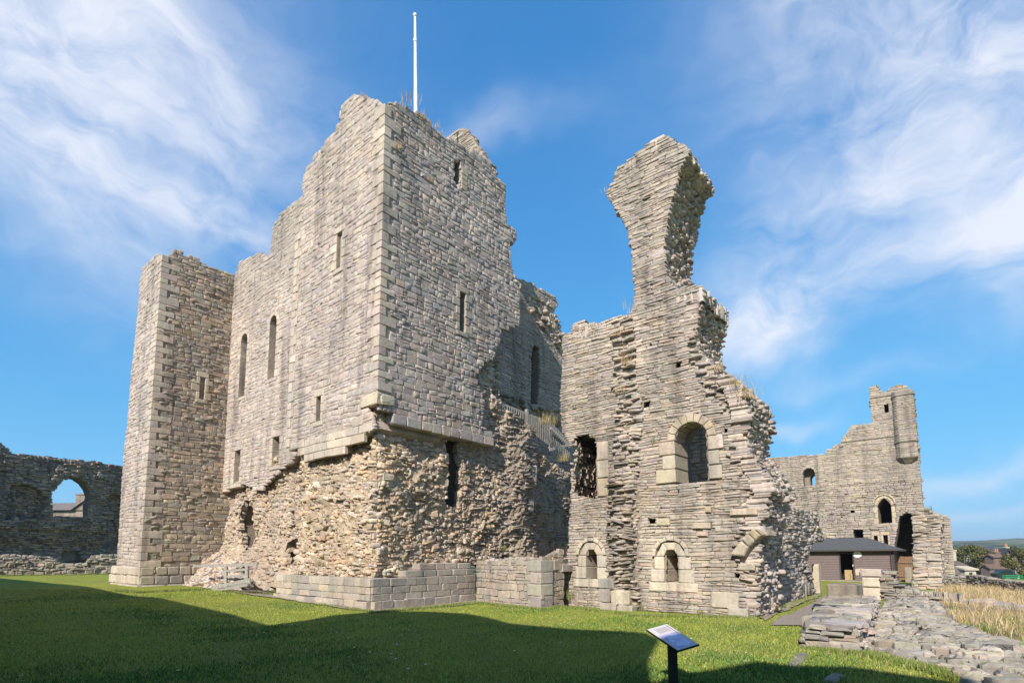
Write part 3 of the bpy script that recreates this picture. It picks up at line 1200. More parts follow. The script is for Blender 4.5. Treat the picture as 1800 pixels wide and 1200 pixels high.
tm.add(lay(fTS, TSp, SQT, 'brown', [hS, hS2, cS, qd, hole_pz]))
hF = arch_poly(*[v for v in (lambda r: (r[0], r[1], r[2], r[3]))(R2(fTF, 217, 998, 223, 1034))])
V, F = slab(fTF, inset(TFp, .09), -.014, -.9, [hF]); wt.add(V, F)
V, F = slab(fTF, inset(TFp, .09), -.92, -3.2); wt.add(V, F)
tm.add(lay(fTF, TFp, SQT, 'pinkgrey', [hF, rectp(TA - .1, TA + .45, 0, 20)]))
edge_skin(tm, fTS, TSp, 2.0, EDGE, 'brown', lambda p, q, e: (q[1] + p[1]) / 2 > 14)
edge_skin(tm, fTF, TFp, 3.0, EDGE, 'brown', lambda p, q, e: (q[1] + p[1]) / 2 > 1)
quoins(turret, None, None, fTF, fTS, TA, TB, .55, fTS.px(285, 455)[1], 'dress', (.3, .75), (.24, .36), .022)
for i, (v0, v1) in enumerate(((.30, .70), (.72, 1.12))):
    b0 = TB + .0
    k = 0
    while b0 < (11.0 if i == 0 else 11.4):
        w = RS.uniform(.45, .62)
        block(turret, fTS, b0 + .008, b0 + w - .012, v0 + .005, v1 - .01, 0, .05, 'plinth', 'base_stone', .3, dict(rnd=.12, bev=.04, jit=.05))
        b0 += w
    a0 = TA
    while a0 < TA + 3.9:
        w = RS.uniform(.5, .8)
        block(turret, fTF, a0 + .008, a0 + w - .012, v0 + .005, v1 - .01, 0, .05, 'pale', 'base_stone', .3, dict(rnd=.1, bev=.04, jit=.05))
        a0 += w
for (fc, lo, hi) in ((fTS, TB - .1, 11.0), (fTF, TA - .1, TA + 4.1)):
    u = lo
    while u < hi:
        w = RS.uniform(.8, 1.3)
        block(turret, fc, u + .006, min(u + w, hi) - .006, .02, .30, .10, .04, 'plinth', 'base_moulding', .4, dict(rnd=.15, bev=.07))
        u += w
wt.obj('wall', M['mortar'], turret)
nt_ = tm.build()
# tumbled rubble heap in the angle between turret and keep
heap = thing('rubble_heap', 'sloping heap of tumbled stones in the corner between turret and keep', 'rubble heap', AX * 25.5 + BX * 10.0 + Z * .2)
sl = np.array([0, 0, 1.0]) * .72 + BX * .69
sl /= np.linalg.norm(sl)
hO = BX * 9.75 + Z * .12
fH = Face(hO, AX, sl, np.cross(sl, AX) if np.cross(sl, AX)[2] > 0 else np.cross(AX, sl))
HP = [(22.8, 0), (28.3, 0), (28.85, .3), (28.85, 2.4), (27, 2.0), (25.4, 1.8), (24, 1.0), (22.8, .9)]
hm = Masonry(heap, name='fallen_stone')
dh = lambda u, v: -.12 + .10 * vnoise(u, v, 1.6, 9)
hm.add(lay(fH, HP, dict(RUB, skip=.02, proud=.16), 'pinkgrey', dfun=dh))
hm.add(lay(fH, HP, dict(RUBS, skip=.3), 'rubble', dfun=dh))
V, F = grid_skin(fH, HP, lambda u, v: dh(u, v) - .04, (), .15, .03)
sH = Solid().add(V, F)
V, F = slab(fH, inset(HP, .05), -.3, -1.0); sH.add(V, F)
sH.obj('core', M['mortar'], heap)
hm.build(200, 'small_rubble')

# =====================================================================================
# INNER CROSS WALL of the keep (in shade), low screen wall and chapel range
# =====================================================================================
inn = thing('inner_cross_wall', 'shaded inner wall of the keep with a tall narrow recess behind the wooden railing', 'ruined wall', AX * 16.6 + BX * 20)
fI = face_b(16.6)
IP = [(17.2, 4)] + [(17.2, 17.0)] + fI.poly([(905, 485), (912, 491), (922, 492), (934, 498), (950, 508), (966, 516), (977, 524), (982, 534), (974, 545), (972, 552), (975, 572), (986, 580), (998, 590), (1010, 600)]) + [(27.0, 12.5), (27, 4)]
hI = fI.poly([(934, 618), (940, 605), (948, 612), (950, 650), (946, 712), (932, 712)])
im = Masonry(inn)
im.add(lay(fI, IP, THIN, 'grey', [hI]))
im.add(lay(fI, fI.poly([(945, 520), (965, 530), (990, 590), (985, 620), (955, 580), (935, 560), (925, 520)]), dict(RUB, proud=.2), 'range'))
im.add(lay(fI, fI.poly([(878, 690), (985, 730), (985, 775), (878, 735)]), dict(RUB, proud=.25), 'brown', bed=.05))
edge_skin(im, fI, IP, 1.6, EDGE, 'brown', lambda p, q, e: (p[1] + q[1]) / 2 > 11)
sI = Solid()
V, F = slab(fI, inset(IP, .08), -.035, -.8, [hI]); sI.add(V, F)
V, F = slab(fI, inset(IP, .08), -.82, -1.8); sI.add(V, F)
sI.obj('wall', M['mortar'], inn)
im.build()

# --- low screen wall in front of the infill
scr = thing('low_screen_wall', 'low coursed stone wall between the keep plinth and the arched range', 'stone wall', gpt(900, 1064))
g0, g1 = gpt(838, 1058), gpt(951, 1070)
g0, g1 = np.array(g0), np.array(g1)
D_ = (g1 - g0); D_[2] = 0; Ls = np.linalg.norm(D_); D_ /= Ls
Nn = np.array([D_[1], -D_[0], 0]); Nn = Nn if Nn[1] < 0 else -Nn
fS = Face(g0 * [1, 1, 0], D_, Z, Nn)
sp_ = [fS.px(838, 1058), fS.px(838, 985), fS.px(870, 982), fS.px(905, 978), fS.px(948, 985), (Ls, fS.px(951, 985)[1]), (Ls, -.1), (0, -.1)]
mm = Masonry(scr)
mm.add(lay(fS, sp_, SQR, 'range'))
g2 = gpt(991, 1066)
D2 = (g2 - g1) * [1, 1, 0]; L2 = np.linalg.norm(D2); D2 /= L2
N2 = np.array([D2[1], -D2[0], 0]); N2 = N2 if N2 @ AX < 0 else -N2
fS2 = Face(g1 * [1, 1, 0], D2, Z, N2)
sp2 = [(0, -.1), (L2, -.1), (L2, fS2.px(990, 965)[1]), (L2 * .5, fS2.px(970, 975)[1]), (0, fS.px(951, 985)[1])]
mm.add(lay(fS2, sp2, SQR, 'brown'))
edge_skin(mm, fS, sp_, 1.5, EDGE, 'range', lambda p, q, e: (p[1] + q[1]) / 2 > .8)
s_ = Solid()
V, F = slab(fS, inset(sp_, .06), -.03, -.3); s_.add(V, F)
g3 = g0 * [1, 1, 0] + (g2 - g1) * [1, 1, 0]
q4 = [p * [1, 1, 0] for p in (g0, g1, g2, g3)]
cc4 = np.mean(q4, 0)
q4 = [cc4 + (p - cc4) * .94 for p in q4]
s_.add([p + Z * z for z in (-.1, .95) for p in q4], [(0, 3, 2, 1), (4, 5, 6, 7), (0, 1, 5, 4), (1, 2, 6, 5), (2, 3, 7, 6), (3, 0, 4, 7)])
V, F = slab(fS2, inset(sp2, .04), -.03, -.35); s_.add(V, F)
s_.obj('wall', M['mortar'], scr)
for k in range(4):
    block(scr, fS, Ls - .45 - .15 * (k % 2), Ls + .02, .02 + .37 * k, .37 * (k + 1), 0, .04, 'plinth', 'quoin', .5)
mm.build()

# --- the range with the tall broken pillar
rng_ = thing('ruined_range', 'ruined stone range with round arched windows and one tall leaning pillar of masonry', 'ruined building', AX * 7.5 + BX * 15.2)
bR, TRg = 15.2, 2.2
fR = face_a(bR)
ROUT = fR.poly([(990, 1066), (986, 1000), (1000, 962), (1003, 900), (1004, 850), (1006, 800), (1002, 776), (990, 760), (985, 720), (986, 680), (990, 640), (988, 600), (992, 588), (1004, 582),
                (1006, 570), (1030, 569), (1058, 566), (1070, 562), (1086, 556), (1106, 556), (1112, 546), (1116, 520), (1115, 500), (1112, 470), (1110, 440), (1106, 412), (1098, 392), (1088, 376), (1078, 360), (1068, 346), (1066, 335),
                (1080, 318), (1082, 300), (1100, 284), (1120, 268), (1140, 256), (1158, 244), (1168, 238), (1176, 244), (1186, 250), (1200, 254), (1212, 264),
                (1203, 280), (1193, 297), (1186, 325), (1179, 353), (1173, 380), (1168, 407), (1166, 440), (1167, 467), (1174, 488), (1184, 505), (1205, 503), (1233, 503), (1235, 520), (1228, 540), (1223, 577), (1221, 600), (1232, 622),
                (1242, 636), (1262, 648), (1284, 662), (1304, 682), (1318, 704), (1320, 730), (1314, 756), (1312, 780), (1318, 798), (1336, 818), (1352, 846), (1360, 866), (1346, 882), (1350, 905), (1338, 926), (1344, 945), (1333, 975), (1335, 1010), (1332, 1050), (1331, 1086)])
W1 = arch_poly(*R2(fR, 1187, 741, 1245, 846))
W2 = arch_poly(*R2(fR, 1031, 964, 1050, 1017))
W3 = arch_poly(*R2(fR, 1168, 964, 1193, 1023))
DW = fR.poly([(1005, 778), (1016, 764), (1032, 762), (1045, 768), (1050, 790), (1050, 868), (1042, 882), (1028, 874), (1006, 866)])
put = [rectp(*R2(fR, *p)) for p in ((1129, 343, 1142, 354), (1140, 413, 1149, 421), (1187, 634, 1198, 645), (1127, 702, 1143, 717), (1269, 750, 1278, 760), (1063, 893, 1073, 902), (1136, 911, 1154, 922), (1151, 826, 1160, 837), (1141, 601, 1149, 610), (1000, 686, 1010, 693), (1293, 1007, 1304, 1017))]
holesR = [W1, W2, W3, DW] + put
pcx = [fR.px(x, y) for x, y in ((1092, 580), (1100, 660), (1108, 740), (1100, 820), (1096, 900), (1096, 1000), (1100, 1075))]
pv = [p[1] for p in pcx][::-1]; pu = [p[0] for p in pcx][::-1]


def dRange(u, v):
    u = np.asarray(u, float); v = np.asarray(v, float)
    c = np.interp(v, pv, pu)
    low = np.clip((4.4 - v) / .5, 0, 1)
    bumpy = np.exp(-((u - c) / .42) ** 4)
    r = bumpy * (.30 * low + .03 * (1 - low) * (v < 9.6))
    r = r + .03 * vnoise(u, v, .7, 4)
    # crumbling right flank curls back
    edge = np.interp(v, [0, 2, 2.6, 4, 5, 6.5, 8, 9], [4.6, 4.55, 4.5, 4.5, 4.8, 5.2, 5.6, 5.8])
    r = r - .35 * np.clip((edge + .35 - u) / .5, 0, 1) ** 2 * (v < 9)
    return r


def rough_poly(hw0=.42):
    L_ = [(np.interp(v, pv, pu) + hw0 * RS.uniform(.8, 1.25), v) for v in np.arange(.1, 9.4, .5)]
    R_ = [(np.interp(v, pv, pu) - hw0 * RS.uniform(.8, 1.25), v) for v in np.arange(.1, 9.4, .5)]
    return L_ + R_[::-1]


RP = rough_poly()
rim = fR.poly([(1223, 577), (1221, 600), (1232, 622), (1242, 636), (1262, 648), (1284, 662), (1304, 682), (1318, 704), (1320, 730), (1314, 756), (1312, 780), (1318, 798), (1336, 818), (1352, 846),
               (1362, 868), (1346, 882), (1350, 905), (1338, 926), (1344, 945), (1333, 975), (1335, 1010), (1310, 1030), (1296, 1000), (1290, 960), (1310, 900), (1330, 860), (1300, 830), (1280, 800), (1286, 750), (1276, 712), (1240, 690), (1216, 640), (1210, 610)])
rm = Masonry(rng_)
covers = []
# upper window: arch ring and long jamb stones
u0, u1, v0, v1 = R2(fR, 1187, 741, 1245, 846)
r_ = (u1 - u0) / 2
covers.append(arch_ring(rng_, fR, u0, u1, v1, r_, .24, 9, 0, 'cream', .05, back=.7))
for k in range(3):
    vv0, vv1 = v0 + .02 + (v1 - r_ - v0) * k / 3, v0 + (v1 - r_ - v0) * (k + 1) / 3
    wl_ = (.62, .40, .5)[k]
    block(rng_, fR, u1 + .0, u1 + wl_, vv0, vv1 - .012, 0, .04, 'cream', 'jamb_stone', .9)
    block(rng_, fR, u0 - (.36, .30, .42)[k], u0, vv0, vv1 - .012, 0, .04, 'pale', 'jamb_stone', .9)
    covers.append(rectp(u1, u1 + wl_, vv0, vv1)); covers.append(rectp(u0 - (.36, .30, .42)[k], u0, vv0, vv1))
for W, px_ in ((W2, (1031, 964, 1050, 1017)), (W3, (1168, 964, 1193, 1023))):
    u0, u1, v0, v1 = R2(fR, *px_)
    r_ = (u1 - u0) / 2
    arch_ring(rng_, fR, u0, u1, v1, r_, .24, 3, 0, 'pale', .05, back=.7)
    c_ = arch_ring(rng_, fR, u0 - .25, u1 + .25, v1 + .25, r_ + .25, .11, 7, 0, 'pale', .10, name='hood_stone', back=.3)
    covers.append(c_)
    for k in range(2):
        vv0, vv1 = v0 + (v1 - r_ - v0) * k / 2 + .005, v0 + (v1 - r_ - v0) * (k + 1) / 2 - .008
        block(rng_, fR, u1, u1 + .42 - .12 * k, vv0, vv1, 0, .04, 'pale', 'jamb_stone', .9)
        block(rng_, fR, u0 - .46 + .1 * k, u0, vv0, vv1, 0, .04, 'pale', 'jamb_stone', .9)
    covers.append(rectp(u0 - .4, u1 + .38, v0, v1 - r_))
    block(rng_, fR, u0 - .55, u0 + r_ + .1, v0 - .26, v0 - .006, 0, .05, 'pale', 'sill', .8)
    block(rng_, fR, u0 + r_ + .11, u1 + .5, v0 - .26, v0 - .006, 0, .045, 'pale', 'sill', .8)
    covers.append(rectp(u0 - .5, u1 + .5, v0 - .26, v0))
# jamb of the gaping doorway
u0, u1, v0, v1 = R2(fR, 1050, 776, 1070, 872)
for k in range(3):
    block(rng_, fR, u0, u1 - .01, v0 + (v1 - v0) * k / 3, v0 + (v1 - v0) * (k + 1) / 3 - .015, 0, .04, 'cream', 'jamb_stone', .7)
covers.append(rectp(u0, u1, v0, v1))
# large blocks of the footing
for (x0, y0, x1, y1, pal_, pr_) in ((1250, 1040, 1300, 1068, 'pale', .05), (1282, 1067, 1318, 1085, 'plinth', .16), (1240, 890, 1250, 900, 'cream', .05), (1284, 893, 1332, 905, 'cream', .06), (1218, 918, 1250, 929, 'cream', .06),
                                    (1155, 911, 1178, 923, 'cream', .05), (1064, 1016, 1090, 1032, 'plinth', .42), (1064, 1033, 1084, 1056, 'plinth', .42), (1086, 1036, 1118, 1060, 'pale', .42), (1068, 1058, 1096, 1082, 'plinth', .46), (1098, 1062, 1124, 1084, 'plinth', .46),
                                    (1225, 935, 1245, 942, 'cream', .05), (1300, 990, 1328, 1002, 'cream', .1)):
    q = R2(fR, x0, y0, x1, y1)
    block(rng_, fR, *q, 0, pr_, pal_, 'footing_block', .6, dict(rnd=.1, jit=.06))
    covers.append(rectp(*q))
TH2 = dict(THIN)
rm.add(lay(fR, ROUT, TH2, 'range', holesR + covers + [RP, rim], dRange, weather_top(14.5, (.34, .32, .28))))
RGH = dict(THIN); RGH.update(proud=.14, jit=.18, tilt=.2, skip=.04, rot=.08, back=.35, bev=.03, wob=.06, w=(.16, .5))
rm.add(lay(fR, RP, RGH, 'range', holesR, dRange))
rm.add(lay(fR, rim, dict(RGH, proud=.13), 'range', holesR, dRange))
ED2 = dict(EDGE); ED2.update(h=(.06, .15), w=(.14, .42), proud=.17, jit=.22, tilt=.28, back=.4, rnd=.2, rot=.14, skip=.10)
ED3 = dict(ED2); ED3.update(h=(.04, .09), w=(.08, .22), skip=.35, proud=.12)
def by_door(p, q):
    return p[0] > 9.8 and 2.9 < (p[1] + q[1]) / 2 < 5.9


edge_skin(rm, fR, ROUT, TRg, ED2, 'pinkgrey', lambda p, q, e: not by_door(p, q))
edge_skin(rm, fR, ROUT, TRg, ED3, 'pinkgrey', lambda p, q, e: not by_door(p, q))
edge_skin(rm, fR, ROUT, TRg, dict(ED2, back=.1, proud=.1), 'range', lambda p, q, e: by_door(p, q))
sg = Solid()
RIN = inset(ROUT, .12)
V, F = slab(fR, RIN, -.5, -.95, [inset(q_, -.04) for q_ in holesR[:4]]); sg.add(V, F)
V, F = slab(fR, RIN, -.97, -TRg + .05, [inset(holesR[0], -.45), inset(holesR[1], -.3), inset(holesR[2], -.3), inset(holesR[3], -.1)]); sg.add(V, F)
V, F = grid_skin(fR, inset(ROUT, .03), lambda u, v: dRange(u, v) - .018 - .04 * inpoly(RP, u, v) - .05 * inpoly(rim, u, v), holesR, .12, .008); sg.add(V, F)
V, F = slab(fR, rectp(7.75, 8.9, 0, 5.0), .20, -.1); sg2 = None
sg.obj('wall', M['mortar'], rng_)
for q in ([(1290, 975), (1309, 950), (1323, 962), (1316, 977)], [(1310, 948), (1320, 938), (1333, 950), (1323, 961)], [(1321, 937), (1331, 930), (1344, 941), (1334, 950)], [(1333, 930), (1350, 930), (1356, 941), (1345, 942)]):
    loose(rng_, q, fR, -.1, 'cream', .34, 'voussoir', .5)
rm.build()

# --- far wall of the range, closing the view through its windows
fw = thing('range_back_wall', 'dim inner wall seen through the arched windows of the ruined range', 'ruined wall', AX * 8 + BX * 21.5)
fB = face_a(21.5)
BP = [(5.6, 0), (13.5, 0), (13.5, 5.2), (10.5, 7.4), (8.2, 8.2), (7.1, 7.4), (6.6, 5.6), (6.2, 4.7), (5.6, 4.1)]
bm_ = Masonry(fw)
bm_.add(lay(fB, BP, dict(THIN, h=(.13, .24), w=(.3, .8)), 'range'))
V, F = slab(fB, inset(BP, .05), -.015, -1.2)
Solid().add(V, F).obj('wall', M['mortar'], fw)
Solid().box(AX * 7.75 + BX * 19.5 + Z * 2.75, (4.3, 4.0, .35), AX, BX).obj('shading_floor_slab', M['mortar_dark'], fw)  # dark slab added to shade the rooms behind the lower windows
bm_.build(200)

# --- ruin receding behind the range, with the stub of a vault
ru = thing('ruined_wall_stub', 'broken wall stub with a vault springing, right behind the arched range', 'ruined wall', AX * 5.2 + BX * 20)
fU = face_b(5.15)
UP = [(17.0, 0), (17.0, 3.6)] + fU.poly([(1352, 888), (1366, 892), (1380, 894), (1400, 892), (1418, 898), (1434, 903), (1440, 912), (1437, 926), (1449, 934), (1446, 946), (1432, 954), (1422, 964), (1420, 990), (1428, 1010), (1436, 1044)])
dU = lambda u, v: .12 * vnoise(u, v, .8, 7) - .45 * np.exp(-((u - 18.6) / .5) ** 2) * (np.asarray(v) < 2.3)
hU = fU.poly([(1351, 1064), (1353, 968), (1360, 950), (1367, 958), (1371, 1000), (1368, 1058)])
um = Masonry(ru)
um.add(lay(fU, UP, dict(TR, h=(.07, .16), w=(.25, .75), proud=.07, skip=.03, rot=.02, tilt=.08), 'range', [hU], dfun=dU, tfun=warmgrey))
edge_skin(um, fU, UP, 1.3, dict(ED2, proud=.12), 'range')
V, F = grid_skin(fU, inset(UP, .05), lambda u, v: dU(u, v) - .05, [hU], .16, .02)
so = Solid().add(V, F)
V, F = slab(fU, inset(UP, .15), -.75, -1.25, [hU]); so.add(V, F)
hq = [(fU.O + fU.U * p[0] + fU.V * p[1]) for p in hU]
V = [p + fU.N * d_ for d_ in (-.3, -1.2) for p in hq]
n_h = len(hq)
so.add(V, [(i, (i + 1) % n_h, (i + 1) % n_h + n_h, i + n_h) for i in range(n_h)] + [tuple(range(n_h, 2 * n_h))])
so.obj('core', M['mortar'], ru)
j0 = gpt(1437, 1042)
block(ru, Face(j0 * [1, 1, 0], AX, Z, -BX), -.12, .16, 0, 1.25, 0, .1, 'cream', 'jamb_stone', .3)
um.build(220)

# =====================================================================================
# FAR CURTAIN WALL with corner turret, shed, gate and block at the right
# =====================================================================================
ct = thing('curtain_wall_tower', 'distant curtain wall rising to a small corbelled corner turret, behind the dark timber shed', 'castle tower', AX * 6 + BX * 43.5)
bC = 43.5
fC = face_a(bC)
CP = fC.poly([(1622, 890), (1617, 818), (1612, 770), (1606, 692), (1600, 688), (1594, 679), (1585, 676), (1577, 677), (1566, 682), (1556, 688), (1548, 686), (1540, 680), (1530, 678), (1527, 682), (1529, 705), (1533, 741), (1520, 744), (1498, 747),
              (1492, 753), (1486, 764), (1480, 768), (1478, 779), (1464, 784), (1462, 790), (1452, 792), (1450, 799), (1420, 799), (1396, 800), (1380, 802), (1360, 804), (1340, 806), (1320, 804)])
CP = CP + [(13.3, 0), (1.2, 0), (1.2, 4.0)]
GA = fC.poly([(1563, 1028), (1567, 985), (1575, 940), (1581, 908), (1594, 900), (1606, 906), (1613, 960), (1613, 1028)])  # opening added to stand in for the wedge of shadow on this wall
WA = arch_poly(*R2(fC, 1411, 822, 1433, 853))
WAi = arch_poly(*R2(fC, 1420, 832, 1431, 853), pointed=True)
WB = rectp(*R2(fC, 1355, 835, 1378, 858))
WBi = arch_poly(*R2(fC, 1367, 842, 1374, 857), pointed=True)
WP = arch_poly(*R2(fC, 1543, 875, 1567, 920), pointed=True)
chs = [rectp(*R2(fC, *p)) for p in ((1536, 941, 1543, 952), (1553, 940, 1561, 962), (1500, 930, 1518, 947), (1495, 896, 1503, 901), (1477, 908, 1482, 911))]
T1 = arch_poly(*R2(fC, 1554, 708, 1562, 725))
hC = [WA, WB, WP, T1, GA] + chs
sC = Solid()
V, F = slab(fC, inset(CP, .08), -.012, -.7, hC); sC.add(V, F)
V, F = slab(fC, inset(CP, .08), -.72, -1.4, [WAi, WBi, WP, T1, GA, chs[2]]); sC.add(V, F)
for (ra, rb_, z0, z1) in ((3.0, 6.0, 3.72, 6.2), (2.3, 7.6, 0.0, 3.68), (3.6, 4.6, 10.8, 12.0)):     # closed boxes added behind the openings to keep them dark
    V = [AX * a_ + BX * b_ + Z * z_ for a_ in (ra, rb_) for b_ in (bC + 1.38, bC + 4.5) for z_ in (z0, z1)]
    sC.add(V, [(2, 3, 7, 6), (0, 4, 6, 2), (1, 3, 7, 5), (0, 1, 3, 2), (4, 5, 7, 6)])
sC.obj('wall', M['mortar'], ct)
cm = Masonry(ct)
cc = [arch_ring(ct, fC, *[R2(fC, 1411, 822, 1433, 853)[i] for i in (0, 1, 3)], (R2(fC, 1411, 822, 1433, 853)[1] - R2(fC, 1411, 822, 1433, 853)[0]) / 2, .16, 5, 0, 'range', .03)]
uu = R2(fC, 1543, 875, 1567, 920)
cc.append(arch_ring(ct, fC, uu[0], uu[1], uu[3], (uu[1] - uu[0]) * .62, .16, 6, 0, 'cream', .03))
cc.append(arch_ring(ct, fC, uu[0] - .18, uu[1] + .18, uu[3] + .2, (uu[1] - uu[0]) * .7, .10, 6, 0, 'cream', .09, name='hood_stone'))
jambs(ct, fC, uu[0], uu[1], uu[2], uu[3] - .6, 'cream', lintel=False, wmin=.18, wmax=.3)
cc.append(rectp(uu[0] - .25, uu[1] + .25, uu[2], uu[3] - .5))
for p in ((1536, 941, 1543, 952), (1553, 940, 1561, 962)):
    q = R2(fC, *p); cc.append(jambs(ct, fC, q[0], q[1], q[2], q[3], 'cream', wmin=.12, wmax=.16, sill=False))
stC = dict(SQR); stC.update(h=(.10, .19), w=(.22, .6), proud=.018, bev=.010, gap=.018, rag=.05)
cm.add(lay(fC, CP, stC, 'far', hC + cc, dfun=lambda u, v: .06 * (v < 6.6) - 0.0 * u, tfun=weather_top(13.2, (.38, .33, .24))))
edge_skin(cm, fC, CP, 1.3, EDGE, 'brown', lambda p, q, e: (p[1] + q[1]) / 2 > 4.5)
# string courses
for (x0, y0, x1, y1, nm) in ((1478, 776, 1576, 765, 'string_course'), (1528, 700, 1568, 692, 'string_course')):
    p, q = fC.px(x0, y0), fC.px(x1, y1)
    a0, a1 = min(p[0], q[0]), max(p[0], q[0])
    z_ = (p[1] + q[1]) / 2
    n_ = 5
    for k in range(n_):
        block(ct, fC, a0 + (a1 - a0) * k / n_, a0 + (a1 - a0) * (k + 1) / n_ - .015, z_ - .05, z_ + .05, .0, .07, 'far', 'string_course_stone', .3)
# corbelled octagonal turret
tc = hit(1590, 740, BX * (bC - .2), BX)
ta, tb = tc @ AX, bC - .15
zt = fC.px(1592, 696)[1]; zb = fC.px(1592, 776)[1]; zc = fC.px(1592, 806)[1]


PLAN = [(.95, .35), (.90, .02), (.52, -.36), (-.70, -.36), (-.90, -.16), (-.92, .35)]


def octo(r, z):
    return [AX * (ta + .66 * r * p[0]) + BX * (tb + .3 + (r * (.8 * p[1] - .3))) + Z * z for p in PLAN]


so = Solid()
prof = [(.42, zc - .30), (.70, zc - .12), (.92, zc), (.96, zc + .03), (.96, zb - .10), (1.06, zb - .06), (1.06, zb), (.97, zb + .03), (.97, zt - .02), (1.07, zt), (1.07, zt + .07), (.97, zt + .1), (.95, zt + .30)]
V = [p for (r, z) in prof for p in octo(r, z)]
F = [(i * 6 + k, i * 6 + (k + 1) % 6, (i + 1) * 6 + (k + 1) % 6, (i + 1) * 6 + k) for i in range(len(prof) - 1) for k in range(6)] + [tuple(range(6))[::-1], tuple(range(len(V) - 6, len(V)))]
so.add(V, F).obj('corner_turret', M['mortar'], ct)
for k in range(5):
    a_, b_ = octo(.985, 0)[k], octo(.985, 0)[(k + 1) % 6]
    U_ = (b_ - a_) / np.linalg.norm(b_ - a_)
    N__ = np.cross(U_, Z)
    mid = (a_ + b_) / 2
    if N__ @ (mid - AX * ta - BX * (tb + .3)) < 0:
        N__ = -N__
    if N__ @ (C0 * [1, 1, 0] - mid) < 0:
        continue
    L_ = np.linalg.norm(b_ - a_)
    fO = Face(a_, U_, Z, N__)
    hh_ = []
    if k == 2:
        hh_ = [rectp(L_ * .42, L_ * .58, zb + 1.4, zb + 2.1)]
    cm.add(lay(fO, [(0, zb), (L_, zb), (L_, zt + (.25 if k % 2 else .4)), (0, zt + .3)], dict(stC, rag=.0, wob=.01, proud=.015), 'far', hh_))
    cm.add(lay(fO, [(0, zc + .05), (L_, zc + .05), (L_, zb - .11), (0, zb - .11)], dict(ASH, rag=0, wob=0, proud=.01), 'far', bed=-.01))
cm.build()

# --- dark timber shed
shed = thing('timber_shed', 'long dark brown timber-clad shed with a low grey felt hip roof and open door', 'shed', AX * 6 + BX * 40.4)
M['clad'] = simple('brown_stained_cladding', (.15, .108, .10), .75, 0, .22, 14, .4, .01)
M['felt'] = simple('grey_roof_shingle', (.075, .078, .082), .9, 0, .25, 9, .6, .02)
M['trim'] = simple('dark_trim', (.05, .035, .032), .7)
M['white'] = simple('white_paint', (.78, .77, .74), .45)
M['interior'] = simple('interior_shade', (.012, .011, .010), .9)
fD = face_a(40.4)
sa0, sa1 = 3.95, 9.4
se, zr = 1.98, 2.78
sd_ = 4.4
s_ = Solid()
du0, du1, dv0, dv1 = R2(fD, 1478, 973, 1500, 1017)
s_.box(AX * (sa0 + sa1) / 2 + BX * (40.45 + sd_) + Z * se / 2, (sa1 - sa0, .1, se), AX, BX)
for a_ in (sa0 + .03, sa1 - .03):
    s_.box(AX * a_ + BX * (40.4 + sd_ / 2) + Z * se / 2, (.06, sd_, se), AX, BX)
for (a0, a1) in ((sa0, du0), (du1, sa1)):
    s_.box(AX * (a0 + a1) / 2 + BX * 40.45 + Z * se / 2, (a1 - a0, .06, se), AX, BX)
s_.box(AX * (du0 + du1) / 2 + BX * 40.45 + Z * ((dv1 + se) / 2), (du1 - du0, .06, se - dv1), AX, BX)
s_.obj('wall', M['trim'], shed)
nb = 17
for k in range(nb):
    z0 = .12 + (se - .18) * k / nb; hgt = (se - .18) / nb
    for (a0, a1) in ((sa0 + .05, du0 - .07), (du1 + .07, sa1)):
        b = Solid()
        up_ = Z * 1.0 + BX * .28; up_ /= np.linalg.norm(up_)
        b.box(AX * (a0 + a1) / 2 + BX * (40.39) + Z * (z0 + hgt / 2), (a1 - a0, .02, hgt * 1.0), AX, np.cross(up_, AX), up_)
        b.obj('cladding_board', M['clad'], shed)
dr = Solid()
for a_ in (du0 - .035, du1 + .035):
    dr.box(AX * a_ + BX * 40.38 + Z * (dv1 / 2 + .05), (.07, .10, dv1 + .1), AX, BX)
dr.box(AX * (du0 + du1) / 2 + BX * 40.38 + Z * (dv1 + .04), (du1 - du0 + .14, .1, .08), AX, BX)
dr.obj('door_frame', M['trim'], shed)
Solid().box(AX * (du0 + du1) / 2 + BX * 42 + Z * 1.0, (du1 - du0 + 1.5, .05, 2.), AX, BX).obj('interior_shade_panel', M['interior'], shed)  # near-black panel stands in for the shade inside the shed
Solid().box(AX * (du0 + .35) + BX * 41.2 + Z * .35, (.5, .4, .7), AX, BX).box(AX * (du0 + .1) + BX * 41.0 + Z * .3, (.3, .3, .5), AX, BX).obj('counter', simple('pale_wood', (.4, .28, .13), .6), shed, bev=.01)
Solid().box(AX * (du0 - .0) + BX * 40.30 + Z * 1.0, (.03, .05, .14), AX, BX).obj('door_handle', M['white'], shed)
Solid().tube([AX * (sa0 - .3) + BX * 40.06 + Z * 1.93, AX * (sa1 + .3) + BX * 40.06 + Z * 1.90], .05, 8).obj('gutter', M['trim'], shed)
Solid().tube([AX * (sa0 + .12) + BX * 40.28 + Z * .05, AX * (sa0 + .12) + BX * 40.28 + Z * 1.9], .035, 8).obj('downpipe', M['trim'], shed)
cor = Solid().box(AX * (sa0) + BX * 40.36 + Z * se / 2, (.10, .10, se), AX, BX).obj('corner_post', M['trim'], shed)
Solid().box(AX * (sa0 + sa1) / 2 + BX * 40.25 + Z * .05, (sa1 - sa0 + .3, .5, .1), AX, BX).obj('base_kerb', M['mortar'], shed)
ov = .28
e0, e1, f0, f1 = sa0 - ov, sa1 + ov, 40.4 - ov, 40.4 + sd_ + ov
r0, r1, rb = sa0 + 1.55, sa1 - 1.55, 40.4 + sd_ / 2
P_ = lambda a, b, z: AX * a + BX * b + Z * z
